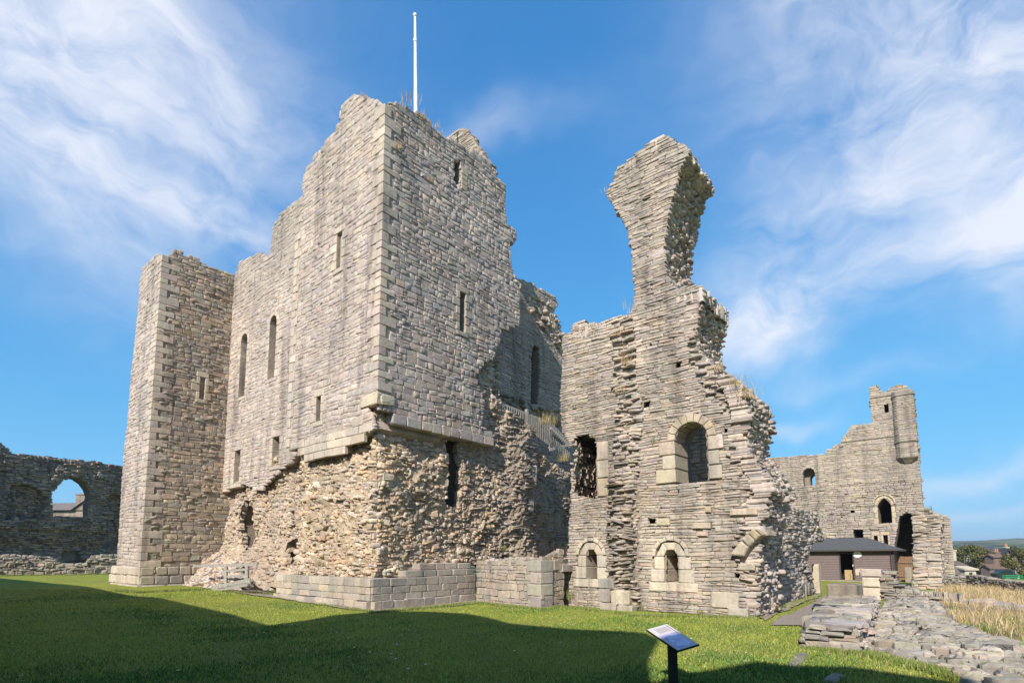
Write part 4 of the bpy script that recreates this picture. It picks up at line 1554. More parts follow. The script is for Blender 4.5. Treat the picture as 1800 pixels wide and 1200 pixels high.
V = [P_(e0, f0, se), P_(e1, f0, se), P_(e1, f1, se), P_(e0, f1, se), P_(r0, rb, zr), P_(r1, rb, zr)]
V += [v - Z * .08 for v in V[:4]]
rf = Solid().add(V, [(0, 1, 5, 4), (1, 2, 5), (2, 3, 4, 5), (3, 0, 4), (0, 6, 7, 1), (1, 7, 8, 2), (2, 8, 9, 3), (3, 9, 6, 0), (6, 9, 8, 7)])
roof = rf.obj('roof', M['felt'], shed)
for k in range(9):     # courses of felt shingle on the front slope
    t0 = k / 9
    pa, pb = P_(e0, f0, se), P_(e1, f0, se); qa, qb = P_(r0, rb, zr), P_(r1, rb, zr)
    a_, b_ = pa + (qa - pa) * t0, pb + (qb - pb) * t0
    c_, d_ = pa + (qa - pa) * (t0 + 1 / 9.), pb + (qb - pb) * (t0 + 1 / 9.)
    n_ = np.cross(b_ - a_, c_ - a_); n_ /= np.linalg.norm(n_); n_ = n_ if n_[2] > 0 else -n_
    mesh_obj('shingle_course', [a_ + n_ * .022, b_ + n_ * .022, d_ + n_ * .008, c_ + n_ * .008, a_ + n_ * .002, b_ + n_ * .002], [(0, 1, 2, 3), (4, 5, 1, 0)], M['felt'], shed, origin=(a_ + d_) / 2)
sg_c = hit(1507, 974, BX * 40.36, BX)
os_ = Solid()
V = []
for dd in (0, .03):
    V += [sg_c - BX * dd + AX * .24 * math.cos(t * math.pi / 10) + Z * .19 * math.sin(t * math.pi / 10) for t in range(20)]
os_.add(V, [(i, (i + 1) % 20, (i + 1) % 20 + 20, i + 20) for i in range(20)] + [tuple(range(20)), tuple(range(20, 40))])
o = os_.obj('oval_sign', M['white'], None)
o['label'] = 'small white oval plaque fixed beside the shed door'; o['category'] = 'plaque'

# --- rough square block of masonry at the right with the gate behind it
bk = thing('masonry_block', 'tall rough block of ruined masonry standing alone at the right of the shed', 'ruined wall', AX * 1.8 + BX * 33.4)
fK = face_a(33.4)
KP = fK.poly([(1606, 1036), (1606, 960), (1604, 902), (1612, 898), (1624, 896), (1634, 902), (1650, 904), (1654, 920), (1652, 960), (1656, 1000), (1657, 1036)])
bkm = Masonry(bk)
bkm.add(lay(fK, KP, dict(RGH, h=(.1, .22), w=(.3, .8), proud=.10), 'range'))
edge_skin(bkm, fK, KP, 2.0, ED2, 'range')
V, F = slab(fK, inset(KP, .08), -.05, -1.9)
Solid().add(V, F).obj('wall', M['mortar'], bk)
bkm.build(150)

gate = thing('plank_gate', 'pale weathered vertical plank gate in the shadowed gap beside the shed', 'gate', AX * 2.9 + BX * 42.6)
M['oldwood'] = simple('weathered_oak', (.19, .11, .06), .8, 0, .3, 12, .5, .01)
M['greywood'] = simple('silvered_timber', (.30, .275, .24), .8, 0, .25, 10, .4, .008)
fG = face_a(42.4)
gu0, gu1, gv0, gv1 = R2(fG, 1574, 978, 1605, 1026)
for k in range(9):
    w = (gu1 - gu0) / 9
    Solid().box(P_(gu0 + w * (k + .5), 42.4, .03 + gv1 / 2), (w * .93, .05, gv1 - .05 + .06 * RS.rand()), AX, BX).obj('plank', M['oldwood'], gate)
for z_ in (.35, gv1 - .35):
    Solid().box(P_((gu0 + gu1) / 2, 42.34, z_), (gu1 - gu0, .05, .10), AX, BX).obj('rail', M['oldwood'], gate)
sl_ = Solid().box(P_(3.35, 41.2, .45), (.35, .1, .95), AX, BX, (Z + BX * .15) / np.linalg.norm(Z + BX * .15)).obj('stone_slab', M['mortar'], None, bev=.03)
sl_['label'] = 'grey upright stone slab leaning in front of the plank gate'; sl_['category'] = 'stone slab'

# =====================================================================================
# LEFT: shaded curtain wall with a gaping window, low wall before it
# =====================================================================================
Dl = np.array([.381, .925, 0]); Dl /= np.linalg.norm(Dl)
Nl = np.array([Dl[1], -Dl[0], 0])
P0 = np.array([-43.0, 52.0, 0])
fL = Face(P0, Dl, Z, Nl)
lc = thing('shaded_curtain_wall', 'shaded rugged castle wall pierced by a wide gaping window at the left', 'castle wall', P0)
LP = [fL.px(-60, 1003)] + fL.poly([(-60, 770), (0, 776), (5, 782), (18, 790), (20, 797), (60, 800), (110, 806), (160, 811), (217, 819), (260, 826)])
LP[0] = (LP[0][0], 0.1)
LP.append((LP[-1][0], .1))
LW = fL.poly([(92, 908), (90, 880), (91, 862), (100, 856), (106, 846), (122, 838), (140, 841), (152, 849), (160, 860), (164, 872), (160, 888), (160, 908)])
niche = [fL.poly([(8, 912), (12, 870), (24, 853), (44, 849), (68, 858), (80, 872), (80, 912)]), fL.poly([(112, 990), (114, 968), (150, 968), (150, 990)]), fL.poly([(185, 960), (187, 880), (196, 868), (215, 870), (225, 900), (225, 960)])]


def dL(u, v):
    r = .16 * vnoise(u, v, .45, 2) + .08 * vnoise(u, v, 1.3, 5) - .25 * (np.asarray(v) < 3.9) - .45 * np.exp(-((np.asarray(v) - 2.2) / .8) ** 2)
    for nn in niche:
        r = r - .7 * inpoly(nn, u, v)
    return r


lm = Masonry(lc)
stL = dict(RGH); stL.update(h=(.14, .26), w=(.25, .7), proud=.18, gap=.02)
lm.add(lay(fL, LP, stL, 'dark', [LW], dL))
edge_skin(lm, fL, LP, 1.6, dict(EDGE, h=(.14, .24)), 'brown', lambda p, q, e: (p[1] + q[1]) / 2 > 5)
V, F = grid_skin(fL, LP, lambda u, v: dL(u, v) - .06, [LW], .25, .03)
sl2 = Solid().add(V, F)
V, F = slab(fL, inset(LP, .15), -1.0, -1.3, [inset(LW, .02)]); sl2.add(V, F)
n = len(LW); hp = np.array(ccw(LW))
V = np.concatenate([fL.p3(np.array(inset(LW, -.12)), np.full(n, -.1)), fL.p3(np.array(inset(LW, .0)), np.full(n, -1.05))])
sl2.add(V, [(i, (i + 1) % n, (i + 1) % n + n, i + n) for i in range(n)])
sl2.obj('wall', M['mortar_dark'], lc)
lm.build()

lw = thing('low_garden_wall', 'low lichen-spotted stone wall at the far left edge of the lawn', 'stone wall', np.array([-40, 45, .24]))
A0, A1 = gpt(-60, 1012), gpt(230, 1007)
Dw = (A1 - A0) * [1, 1, 0]; Lw = np.linalg.norm(Dw); Dw /= Lw
Nw = np.array([Dw[1], -Dw[0], 0]); Nw = Nw if Nw[1] < 0 else -Nw
fW = Face(A0 * [1, 1, 0], Dw, Z, Nw)
WP_ = [(0, .1), (Lw, .1)] + [fW.px(x, y) for x, y in ((215, 975), (160, 976), (150, 990), (112, 990), (100, 985), (88, 978), (40, 976), (-60, 974))]
wm = Masonry(lw)
wm.add(lay(fW, WP_, dict(RGH, h=(.14, .26), w=(.25, .7)), 'plinth'))
edge_skin(wm, fW, WP_, .8, EDGE, 'plinth', lambda p, q, e: (p[1] + q[1]) / 2 > .6)
V, F = slab(fW, inset(WP_, .05), -.04, -.8)
Solid().add(V, F).obj('wall', M['mortar'], lw)
wm.build(150)


# @@GROUND
# =====================================================================================
# GROUND
# =====================================================================================
def axis(lo, hi, near):
    a = [0.0]
    while a[-1] < hi:
        a.append(a[-1] + max(near, abs(a[-1]) * .09))
    b = [0.0]
    while b[-1] > lo:
        b.append(b[-1] - max(near, abs(b[-1]) * .09))
    return np.array(sorted(set(a + b)))


def far_z(x, y):
    """land beyond the castle: dips into the dale, then climbs"""
    x = np.asarray(x, float); y = np.asarray(y, float)
    r = np.hypot(x, y)
    t = np.clip((r - 48) / 60, 0, 1)
    z = -3.0 * t * t * (3 - 2 * t)
    t2 = np.clip((r - 220) / 1500, 0, 1)
    return z + 34 * t2 * t2 * (3 - 2 * t2) * (1 + .25 * vnoise(x, y, .004, 3))


xs, ys = axis(-3200, 3200, .5), axis(-300, 3600, .5)
XX, YY = np.meshgrid(xs, ys, indexing='ij')
ZZ = zg(XX, YY) + far_z(XX, YY) + .025 * vnoise(XX, YY, .6, 1) * (np.hypot(XX, YY) < 45)
nx, ny = XX.shape
a = (np.arange(nx - 1)[:, None] * ny + np.arange(ny - 1)[None]).ravel()
F = np.stack([a, a + ny, a + ny + 1, a + 1], 1)
m, nt, bs = mat_new('lawn')
pos = wpos(nt)
c1 = ramp(nt, noise_fac(nt, pos, 1.1, 5, .6, .3), [(0.3, (.20, .225, .040)), (0.55, (.245, .27, .046)), (0.8, (.31, .30, .068))])
c2 = ramp(nt, noise_fac(nt, pos, 9, 6, .7), [(0.3, (.6, .65, .6)), (0.7, (1.3, 1.25, 1.2))])
c = mixc(nt, 1., c1, c2, 'MULTIPLY')
cw = ramp(nt, noise_fac(nt, pos, .35, 6, .7, .6), [(0.46, (0, 0, 0)), (0.66, (.75,) * 3)])
c = mixc(nt, cw, c, (.20, .19, .06))
c3 = ramp(nt, noise_fac(nt, pos, 60, 4, .8), [(0.3, (.6, .62, .6)), (0.7, (1.4, 1.35, 1.3))])
c = mixc(nt, .8, c, c3, 'MULTIPLY')
# fields and woods beyond
far = ramp(nt, noise_fac(nt, pos, .02, 3, .5, 1.5), [(0.40, (.020, .030, .012)), (0.47, (.030, .045, .016)), (0.52, (.09, .11, .04)), (0.62, (.16, .15, .07))])
ln = N_(nt, 'ShaderNodeVectorMath', operation='LENGTH')
nt.links.new(pos, ln.inputs[0])
mr = N_(nt, 'ShaderNodeMapRange')
mr.inputs['From Min'].default_value = 55; mr.inputs['From Max'].default_value = 90
nt.links.new(ln.outputs['Value'], mr.inputs['Value'])
c = mixc(nt, mr.outputs[0], c, far)
nt.links.new(c, bs.inputs['Base Color'])
bs.inputs['Roughness'].default_value = .95
bs.inputs['Specular IOR Level'].default_value = .1
bump(nt, bs, noise_fac(nt, pos, 45, 6, .8), .9, .03)
M['lawn'] = m
me = bpy.data.meshes.new('ground')
me.from_pydata(np.stack([XX, YY, ZZ], -1).reshape(-1, 3).tolist(), [], [tuple(r) for r in F.tolist()])
finish(me, m, None, True)
link(me, 'ground', None, (0, 0, 0), 'structure')


def sheet(name, pts, m, dz=.006, kind='structure', sub=6):
    """a thin sheet following the lawn, from photo-traced ground points, ragged edge"""
    P = [np.array(gpt(*p))[:2] for p in pts]
    out = []
    for i in range(len(P)):
        p, q = P[i], P[(i + 1) % len(P)]
        L = np.linalg.norm(q - p)
        k = max(1, int(L / .35))
        for j in range(k):
            r = p + (q - p) * j / k
            out.append(r + RS.normal(0, .035, 2))
    tr = geometry.tessellate_polygon([[Vector((p[0], p[1], 0)) for p in out]])
    V = [(p[0], p[1], float(zg(p[0], p[1]) + far_z(p[0], p[1]) + .03 * vnoise(p[0], p[1], .6, 1)) + dz) for p in out]
    return mesh_obj(name, V, [tuple(t) for t in tr], m, None, None, kind)


M['path'] = simple('worn_gravel_path', (.25, .205, .165), .95, 0, .2, 20, .6, .02)
M['earth'] = simple('bare_earth', (.27, .215, .16), .95, 0, .25, 8, .6, .03)
M['meadow'] = simple('dry_meadow', (.23, .16, .075), .95, 0, .45, .9, .8, .06)
sheet('path', [(1352, 1099), (1372, 1086), (1400, 1074), (1425, 1062), (1442, 1050), (1468, 1044), (1470, 1060), (1450, 1080), (1425, 1100)], M['path'], .03)
sheet('earth_strip', [(388, 1037), (420, 1034), (486, 1042), (600, 1062), (652, 1070), (650, 1076), (600, 1070), (520, 1056), (440, 1047)], M['earth'], .03)
sheet('earth_strip', [(652, 1070), (836, 1052), (838, 1061), (655, 1077)], M['earth'], .032)
sheet('earth_strip', [(1330, 1086), (1350, 1068), (1390, 1055), (1440, 1040), (1446, 1046), (1400, 1064), (1370, 1078), (1345, 1092)], M['earth'], .032)
sheet('meadow', [(1640, 1042), (1660, 1031), (1720, 1030), (1850, 1034), (1850, 1165), (1790, 1140), (1700, 1112), (1668, 1092), (1650, 1060)], M['meadow'], .035)


def blades(name, pts, h, w, cols, kind='stuff', lean=.35, seg=1):
    """many grass blades as one mesh; pts (n,3)"""
    n = len(pts)
    H = h * RS.uniform(.5, 1.2, n); an = RS.uniform(0, 2 * np.pi, n)
    W = w * RS.uniform(.6, 1.3, n)
    dx = np.stack([np.cos(an), np.sin(an), np.zeros(n)], 1) * (W / 2)[:, None]
    la = RS.uniform(0, 2 * np.pi, n)
    le = np.stack([np.cos(la), np.sin(la), np.zeros(n)], 1) * (H * RS.uniform(0, lean, n))[:, None]
    up = np.zeros((n, 3)); up[:, 2] = H
    if seg == 1:
        V = np.stack([pts - dx, pts + dx, pts + up + le], 1).reshape(-1, 3)
        idx = np.arange(n * 3).reshape(-1, 3)
        quads, tris = np.zeros((0, 4), int), idx
        per = 3
    else:
        mid = pts + up * .55 + le * .3
        V = np.stack([pts - dx, pts + dx, mid + dx * .7, mid - dx * .7, pts + up + le], 1).reshape(-1, 3)
        b = (np.arange(n) * 5)[:, None]
        quads = b + np.array([[0, 1, 2, 3]]); tris = b + np.array([[3, 2, 4]]); per = 5
    T = np.array(cols)[RS.randint(0, len(cols), n)] * RS.normal(1, .18, (n, 1))
    me = big_mesh(name, V, quads, tris, M['blade'], None, np.repeat(np.clip(T, .01, .8), per, 0), kind)
    return me


m, nt, bs = mat_new('grass_blade')
at = N_(nt, 'ShaderNodeAttribute', attribute_name='tint')
nt.links.new(at.outputs['Color'], bs.inputs['Base Color'])
bs.inputs['Roughness'].default_value = .8
bs.inputs['Specular IOR Level'].default_value = .15
M['blade'] = m
# mown turf nearest the camera
n = 420000
yy = 6.2 + 17 * RS.rand(n) ** 1.5
xx = RS.uniform(-1.05, 1.05, n) * (yy * .98 + .5)
aa, bb = xx * AX[0] + yy * AX[1], xx * BX[0] + yy * BX[1]
nog = [[tuple(np.array(gpt(*p))[:2]) for p in q] for q in ([(1512, 1140), (1520, 1120), (1545, 1085), (1556, 1062), (1620, 1044), (1648, 1052), (1664, 1086), (1700, 1108), (1850, 1160), (1900, 1230), (1720, 1230), (1690, 1196), (1650, 1180), (1610, 1160), (1560, 1146)],
    [(1418, 1141), (1511, 1150), (1552, 1062), (1462, 1062)], [(1352, 1099), (1372, 1086), (1400, 1074), (1442, 1050), (1468, 1044), (1470, 1060), (1425, 1100)])]
ok = ~((aa > 13.9) & (bb > 9.9)) & ~((bb > 14.9) & (aa > 4.4))
for q_ in nog:
    ok &= ~inpoly(q_, xx, yy)
xx, yy = xx[ok], yy[ok]
pts = np.stack([xx, yy, zg(xx, yy) - .005 + .025 * vnoise(xx, yy, .6, 1)], 1)
big_ = vnoise(pts[:, 0], pts[:, 1], .55, 6) + RS.normal(0, .5, len(pts))
sel = big_ > .75
blades('clover_and_coarse_grass', pts[sel], .055, .022, [(.10, .19, .045), (.13, .22, .05), (.09, .16, .035)], lean=1.2)
pts = pts[~sel]
blades('mown_grass', pts, .042, .011, [(.25, .295, .046), (.31, .345, .06), (.35, .36, .082), (.19, .24, .038), (.43, .40, .17)], lean=.9)


def scatter_px(poly, n, y0, y1, x0, x1):
    P = [np.array(gpt(*p))[:2] for p in poly]
    lo, hi = np.min(P, 0), np.max(P, 0)
    q = RS.uniform(lo, hi, (n, 2))
    k = inpoly([tuple(p) for p in P], q[:, 0], q[:, 1])
    return q[k]


q = scatter_px([(1640, 1042), (1660, 1033), (1800, 1033), (1850, 1040), (1850, 1165), (1790, 1138), (1700, 1108), (1668, 1090), (1652, 1062)], 60000, 0, 0, 0, 0)
dens_ = vnoise(q[:, 0], q[:, 1], .5, 8) + RS.normal(0, .4, len(q)) > -.15
q = q[dens_]
pts = np.stack([q[:, 0], q[:, 1], np.zeros(len(q))], 1)
blades('dry_grass', pts, .30, .013, [(.46, .34, .19), (.54, .41, .24), (.38, .27, .14), (.34, .26, .12), (.58, .46, .30), (.28, .22, .10)], lean=.8, seg=2)
q = scatter_px([(1668, 1070), (1720, 1075), (1850, 1110), (1850, 1165), (1790, 1142), (1700, 1112), (1660, 1092)], 26000, 0, 0, 0, 0)
dens_ = vnoise(q[:, 0], q[:, 1], .6, 2) + RS.normal(0, .3, len(q)) > .2
q = q[dens_]
blades('rough_green_grass', np.stack([q[:, 0], q[:, 1], np.zeros(len(q))], 1), .24, .015, [(.10, .16, .035), (.14, .19, .05), (.20, .20, .07), (.08, .13, .03)], lean=.6, seg=2)

# daisies and fallen petals on the lawn
q = np.stack([RS.uniform(-12, 5, 46), RS.uniform(7.5, 15, 46)], 1)
Vd = []; 
for p in q:
    r = .018
    Vd += [(p[0] - r, p[1] - r, .05), (p[0] + r, p[1] - r, .05), (p[0] + r, p[1] + r, .052), (p[0] - r, p[1] + r, .05)]
mesh_obj('daisies', Vd, [(i * 4, i * 4 + 1, i * 4 + 2, i * 4 + 3) for i in range(len(q))], M['white'], None, None, 'stuff')

# =====================================================================================
# FOREGROUND RIGHT: ruined low wall, doorway stump, stone footings
# =====================================================================================
fg = thing('foreground_low_wall', 'low thick ruined stone wall end with layered slabs at the lower right', 'ruined wall', gpt(1460, 1140))
gFL, gFR, gBR, gBL = [np.array(gpt(*p)) * [1, 1, 0] for p in ((1418, 1141), (1511, 1150), (1541, 1080), (1457, 1078))]
topz = .50


def wall_face(p, q, toward):
    D = q - p; L = np.linalg.norm(D); D = D / L
    n_ = np.array([D[1], -D[0], 0])
    if n_ @ (np.asarray(toward) - p) < 0:
        n_ = -n_
    return Face(p, D, Z, n_), L


fm = Masonry(fg, name='stone')
slabst = dict(THIN); slabst.update(h=(.06, .17), w=(.2, .8), proud=.13, jit=.26, tilt=.16, skip=.03, back=.5, bev=.022, rag=.06, rot=.03)
f1, L1 = wall_face(gFL, gFR, (0, 0, 0))
fm.add(lay(f1, [(0, -.05), (L1, -.05), (L1, topz - .1), (L1 * .7, topz), (L1 * .2, topz - .04), (0, topz - .12)], dict(slabst, jit=.18), 'footing'))
f2, L2_ = wall_face(gFR, gBR, (30, 10, 0))
fm.add(lay(f2, [(0, -.05), (L2_, -.05), (L2_, topz), (0, topz)], dict(slabst, h=(.05, .11), w=(.12, .35)), 'grey'))
f3, L3 = wall_face(gFL, gBL, (-30, 10, 0))
fm.add(lay(f3, [(0, -.05), (L3, -.05), (L3, topz), (0, topz)], slabst, 'footing'))
# top: flat slabs
fTop = Face(gFL + Z * (topz), (gFR - gFL) / L1, (gBL - gFL) / L3, Z)
Ux, Vx = fTop.U, fTop.V
co = Ux @ Vx
fTop = Face(gFL + Z * topz, Ux, (Vx - Ux * co) / np.linalg.norm(Vx - Ux * co), Z)
tp = [((p - gFL) @ fTop.U, (p - gFL) @ fTop.V) for p in (gFL, gFR, gBR, gBL)]
fm.add(lay(fTop, tp, dict(slabst, h=(.18, .5), w=(.16, .5), proud=.07, back=.15, jit=.34, rnd=.26, rot=.25, tilt=.12), 'brownfoot', bed=-.05))
Vb = [p + Z * z for z in (-.1, topz - .07) for p in (gFL * .985 + gBR * .015, gFR * .985 + gBL * .015, gBR * .985 + gFL * .015, gBL * .985 + gFR * .015)]
Solid().add(Vb, [(0, 3, 2, 1), (4, 5, 6, 7), (0, 1, 5, 4), (1, 2, 6, 5), (2, 3, 7, 6), (3, 0, 4, 7)]).obj('core', M['mortar_dark'], fg)
fm.build(280)

blk_g = gpt(1478, 1062)
o = Solid().box(np.array(blk_g) * [1, 1, 0] + BX * .9 + Z * .33, (.9, 1.3, .66), AX, BX).obj('stone_plinth_block', M['mortar'], None, bev=.04)
o['label'] = 'flat grey dressed block behind the end of the foreground wall'; o['category'] = 'stone block'

ds = thing('doorway_stump', 'stump of a doorway with one upright dressed jamb, in front of the timber shed', 'ruined doorway', gpt(1532, 1054))
jg = np.array(gpt(1532, 1054)) * [1, 1, 0]
jw = Face(jg, AX, Z, -BX)
hpx = lambda y: jw.px(1532, y)[1]
for (y0, y1, w0, w1, pal_) in ((1054, 1032, -.30, .27, 'pale'), (1031, 1014, -.30, .25, 'pale'), (1013, 999, -.36, .30, 'dress')):
    block(ds, jw, w0, w1, hpx(y0), hpx(y1) - .01, 0, .05, pal_, 'jamb_stone', .5, dict(rnd=.06, bev=.03))
block(ds, jw, .27, .50, hpx(1013), hpx(1000), -.25, .05, 'cream', 'jamb_stone', .4, dict(rnd=.15, jit=.15))
dm = Masonry(ds)
spoly = [(-.3, -.1), (-.3, hpx(1004)), (-.6, hpx(1010)), (-.8, hpx(1022)), (-1.2, hpx(1030)), (-1.6, hpx(1040)), (-2.3, hpx(1048)), (-2.6, -.1)]
dm.add(lay(jw, spoly, dict(slabst, proud=.12, w=(.15, .45)), 'footing'))
edge_skin(dm, jw, spoly, .6, ED3, 'footing')
V, F = slab(jw, inset(spoly, .08), -.05, -.55)
Solid().add(V, F).obj('core', M['mortar_dark'], ds)
dm.build(200)

# spread of flat footing stones
fs = thing('stone_footings', 'broad low spread of flat weathered footing stones sloping across the lower right corner', 'wall footings', gpt(1640, 1130))
FP = [(1512, 1140), (1520, 1120), (1545, 1085), (1556, 1062), (1580, 1056), (1620, 1044), (1648, 1052), (1664, 1086), (1700, 1108), (1790, 1138), (1850, 1160), (1900, 1230), (1720, 1230), (1690, 1196), (1650, 1180), (1610, 1160), (1560, 1146)]
Pg = [np.array(gpt(*p))[:2] for p in FP]
pc = np.mean(Pg, 0)
dirU = Pg[10] - Pg[0]; dirU = np.array([*dirU, 0]) / np.linalg.norm(dirU)
dirV = np.cross(Z, dirU)
fF = Face(np.array([*Pg[0], 0]), dirU, dirV, Z)
fp = [((np.array([*p, 0]) - fF.O) @ fF.U, (np.array([*p, 0]) - fF.O) @ fF.V) for p in Pg]
ctr = np.mean(fp, 0)


def dF(u, v):
    u = np.asarray(u, float); v = np.asarray(v, float)
    d = np.full(u.shape, 9.)
    for i in range(len(fp)):
        p, q = np.array(fp[i]), np.array(fp[(i + 1) % len(fp)])
        e = q - p; L = np.linalg.norm(e); e = e / L
        t = np.clip((u - p[0]) * e[0] + (v - p[1]) * e[1], 0, L)
        d = np.minimum(d, np.hypot(u - p[0] - e[0] * t, v - p[1] - e[1] * t))
    return .02 + .22 * np.clip(d / 1.3, 0, 1) + .04 * vnoise(u, v, 1.3, 4)


FT = dict(h=(.10, .27), w=(.14, .5), gap=.02, rnd=.30, jit=.34, proud=.085, bev=.03, back=.22, tilt=.16, rag=.15, split=.15, skip=.17, rot=.20, wob=.12)
ftm = Masonry(fs, name='footing_stone')
ftm.add(lay(fF, fp, FT, 'footing', dfun=dF))
ftm.add(lay(fF, fp, dict(FT, h=(.07, .14), w=(.08, .25), skip=.3, proud=.06), 'footing', dfun=lambda u, v: dF(u, v) - .01))
V, F = grid_skin(fF, fp, lambda u, v: dF(u, v) - .035, (), .14, .02)
Solid().add(V, F).obj('core', M['earth'], fs)
ftm.build(298, 'small_footing_stones')
for (x0, y0, x1, y1, lb) in ((1395, 1172, 1412, 1150, 'narrow grey stone edging strip set flush in the lawn'), (1457, 1200, 1473, 1188, 'small square grey stone set flush in the lawn at the bottom edge')):
    g_ = np.array(gpt((x0 + x1) / 2, (y0 + y1) / 2))
    d_ = np.array(gpt(x1, y1)) - np.array(gpt(x0, y0)); d_[2] = 0; L = np.linalg.norm(d_); d_ /= L
    o = Solid().box(g_ * [1, 1, 0] + Z * .0, (max(L, .25), .16, .09), d_, np.cross(Z, d_)).obj('set_stone', M['mortar'], None, bev=.02)
    o['label'] = lb; o['category'] = 'set stone'
# scattered slabs in the dry grass
for k, (x, y, lb) in enumerate(((1722, 1062, 'flat pale slab lying in the dry grass, leftmost of the three'), (1752, 1066, 'flat slab in the dry grass, middle one of the three'), (1788, 1072, 'dark jagged slab in the dry grass near the right edge, last of the three'))):
    g_ = np.array(gpt(x, y)) * [1, 1, 0]
    s_ = dict(FT); s_.update(back=.2, jit=.2, rnd=.2)
    fq = Face(g_, Rv, np.array([0, 1., 0]), Z)
    b = stones_from_quads(fq, np.array([[(-.5, -.2), (.5, -.2), (.5, .25), (-.5, .25)]]), np.array([.05]), s_, palette(1, 'range'), front=.12)
    o = single('loose_slab', b['V'][0], b['tint'][0], None)
    o['label'] = lb; o['category'] = 'stone slab'; o['group'] = 'slabs lying in the dry grass'

# low field wall at the right
fwl = thing('field_wall', 'low dark drystone wall curving across the dry meadow at the right edge', 'drystone wall', gpt(1720, 1036))
pts_ = [np.array(gpt(*p)) * [1, 1, 0] for p in ((1656, 1028), (1700, 1030), (1740, 1034), (1775, 1039), (1812, 1043), (1860, 1046))]
wfm = Masonry(fwl)
sW = Solid()
for p, q in zip(pts_[:-1], pts_[1:]):
    f_, L_ = wall_face(p, q, (0, 0, 0))
    wfm.add(lay(f_, [(0, -.1), (L_, -.1), (L_, .52), (0, .52)], dict(RGH, h=(.07, .13), w=(.15, .4), proud=.06), 'brownfoot'))
    edge_skin(wfm, f_, [(0, -.1), (L_, -.1), (L_, .52), (0, .52)], .45, dict(EDGE, proud=.05), 'range', lambda a, b, e: (a[1] + b[1]) / 2 > .4)
    V, F = slab(f_, [(0, -.1), (L_, -.1), (L_, .48), (0, .48)], -.04, -.42)
    sW.add(V, F)
sW.obj('core', M['mortar_dark'], fwl)
wfm.build(220)

# =====================================================================================
# FLAGPOLE, RAILINGS, BOARD
# =====================================================================================
fp_b = hit(731, 196, AX * 15.7, AX)
fp_t = hit(729.5, 24, fp_b, np.array([0, 1., 0]))
pole = thing('flagpole', 'plain white tapering flagpole on top of the keep', 'flagpole', fp_b - Z * 3)
Solid().tube([fp_b - Z * 3, fp_b, fp_b + (fp_t - fp_b) * .97], [.085, .08, .04], 12).obj('pole', M['white'], pole, smooth=True)
Solid().tube([fp_b + (fp_t - fp_b) * .965, fp_b + (fp_t - fp_b) * .975, fp_b + (fp_t - fp_b) * .99, fp_t], [.045, .075, .075, .02], 12).obj('finial', M['white'], pole, smooth=True)
q_ = fp_b + (fp_t - fp_b) * .72
Solid().tube([q_ - Z * .05, q_ + Z * .05], .075, 10).obj('collar', M['white'], pole)

rl = thing('viewing_railing', 'grey vertical-slat timber railing along the high broken floor behind the keep', 'railing', hit(930, 740, AX * 14.9, AX))
fRl = face_b(14.85)
tops = fRl.poly([(878, 708), (926, 727), (965, 742), (1002, 778)])
hgt = fRl.px(965, 742)[1] - fRl.px(965, 786)[1]
for i in range(3):
    p, q = tops[i], tops[i + 1]
    h0 = hgt * (.62 + .18 * i)
    hh = [hgt * .45, hgt * .62, hgt, hgt * .95]
    P3 = lambda t, dz, off=0.: fRl.p3(np.array([p[0] + (q[0] - p[0]) * t, p[1] + (q[1] - p[1]) * t - dz]), np.array(off))
    Solid().beam(P3(0, 0), P3(1, 0), .06, .09).obj('top_rail', M['greywood'], rl)
    Solid().beam(P3(0, hh[i] * .85), P3(1, hh[i + 1] * .85), .05, .07).obj('bottom_rail', M['greywood'], rl)
    Solid().box(P3(0, hh[i] * .5 - .08), (.12, .12, hh[i] + .25), AX, BX).obj('post', M['greywood'], rl)
    ns = 12
    for k in range(1, ns):
        t = k / ns
        hk = hh[i] + (hh[i + 1] - hh[i]) * t
        Solid().box(P3(t, hk * .5, .04), (.02, .055, hk * .92), AX, BX).obj('slat', M['greywood'], rl)
w0 = hit(968, 752, AX * 14.7, AX); w1 = hit(1000, 782, AX * 14.7, AX)
M['palewood'] = simple('pale_new_timber', (.40, .36, .30), .7, 0, .15, 10)
o = Solid().beam(w0, w1, .04, .13).obj('handrail_board', M['palewood'], rl)
Solid().beam(hit(966, 790, AX * 14.6, AX), hit(998, 782, AX * 14.6, AX), .04, .12).obj('kick_board', M['palewood'], rl)

st_ = thing('low_timber_steps', 'small silvered timber railing and ramp by the rubble between turret and keep', 'timber steps', gpt(400, 1036))
fSt = face_a(9.5)
zb_ = .22
pp = lambda x, y: fSt.p3(np.array(fSt.px(x, y)), np.array(0.))
for (a_, b_, w_, nm) in ((((340), 994), (452, 992), .10, 'top_rail'), ((396, 1003), (436, 1000), .08, 'middle_rail'), ((396, 1013), (432, 1010), .08, 'lower_rail'), ((372, 1034), (440, 1020), .2, 'ramp_board'), ((384, 1036), (436, 1026), .14, 'ramp_board')):
    Solid().beam(pp(*a_) if not isinstance(a_, int) else 0, pp(*b_), .05, w_).obj(nm, M['greywood'], st_)
for x, y0, y1 in ((397, 992, 1032), (434, 993, 1024)):
    Solid().beam(pp(x, y0 - 1), pp(x, y1), .11, .11).obj('post', M['greywood'], st_)

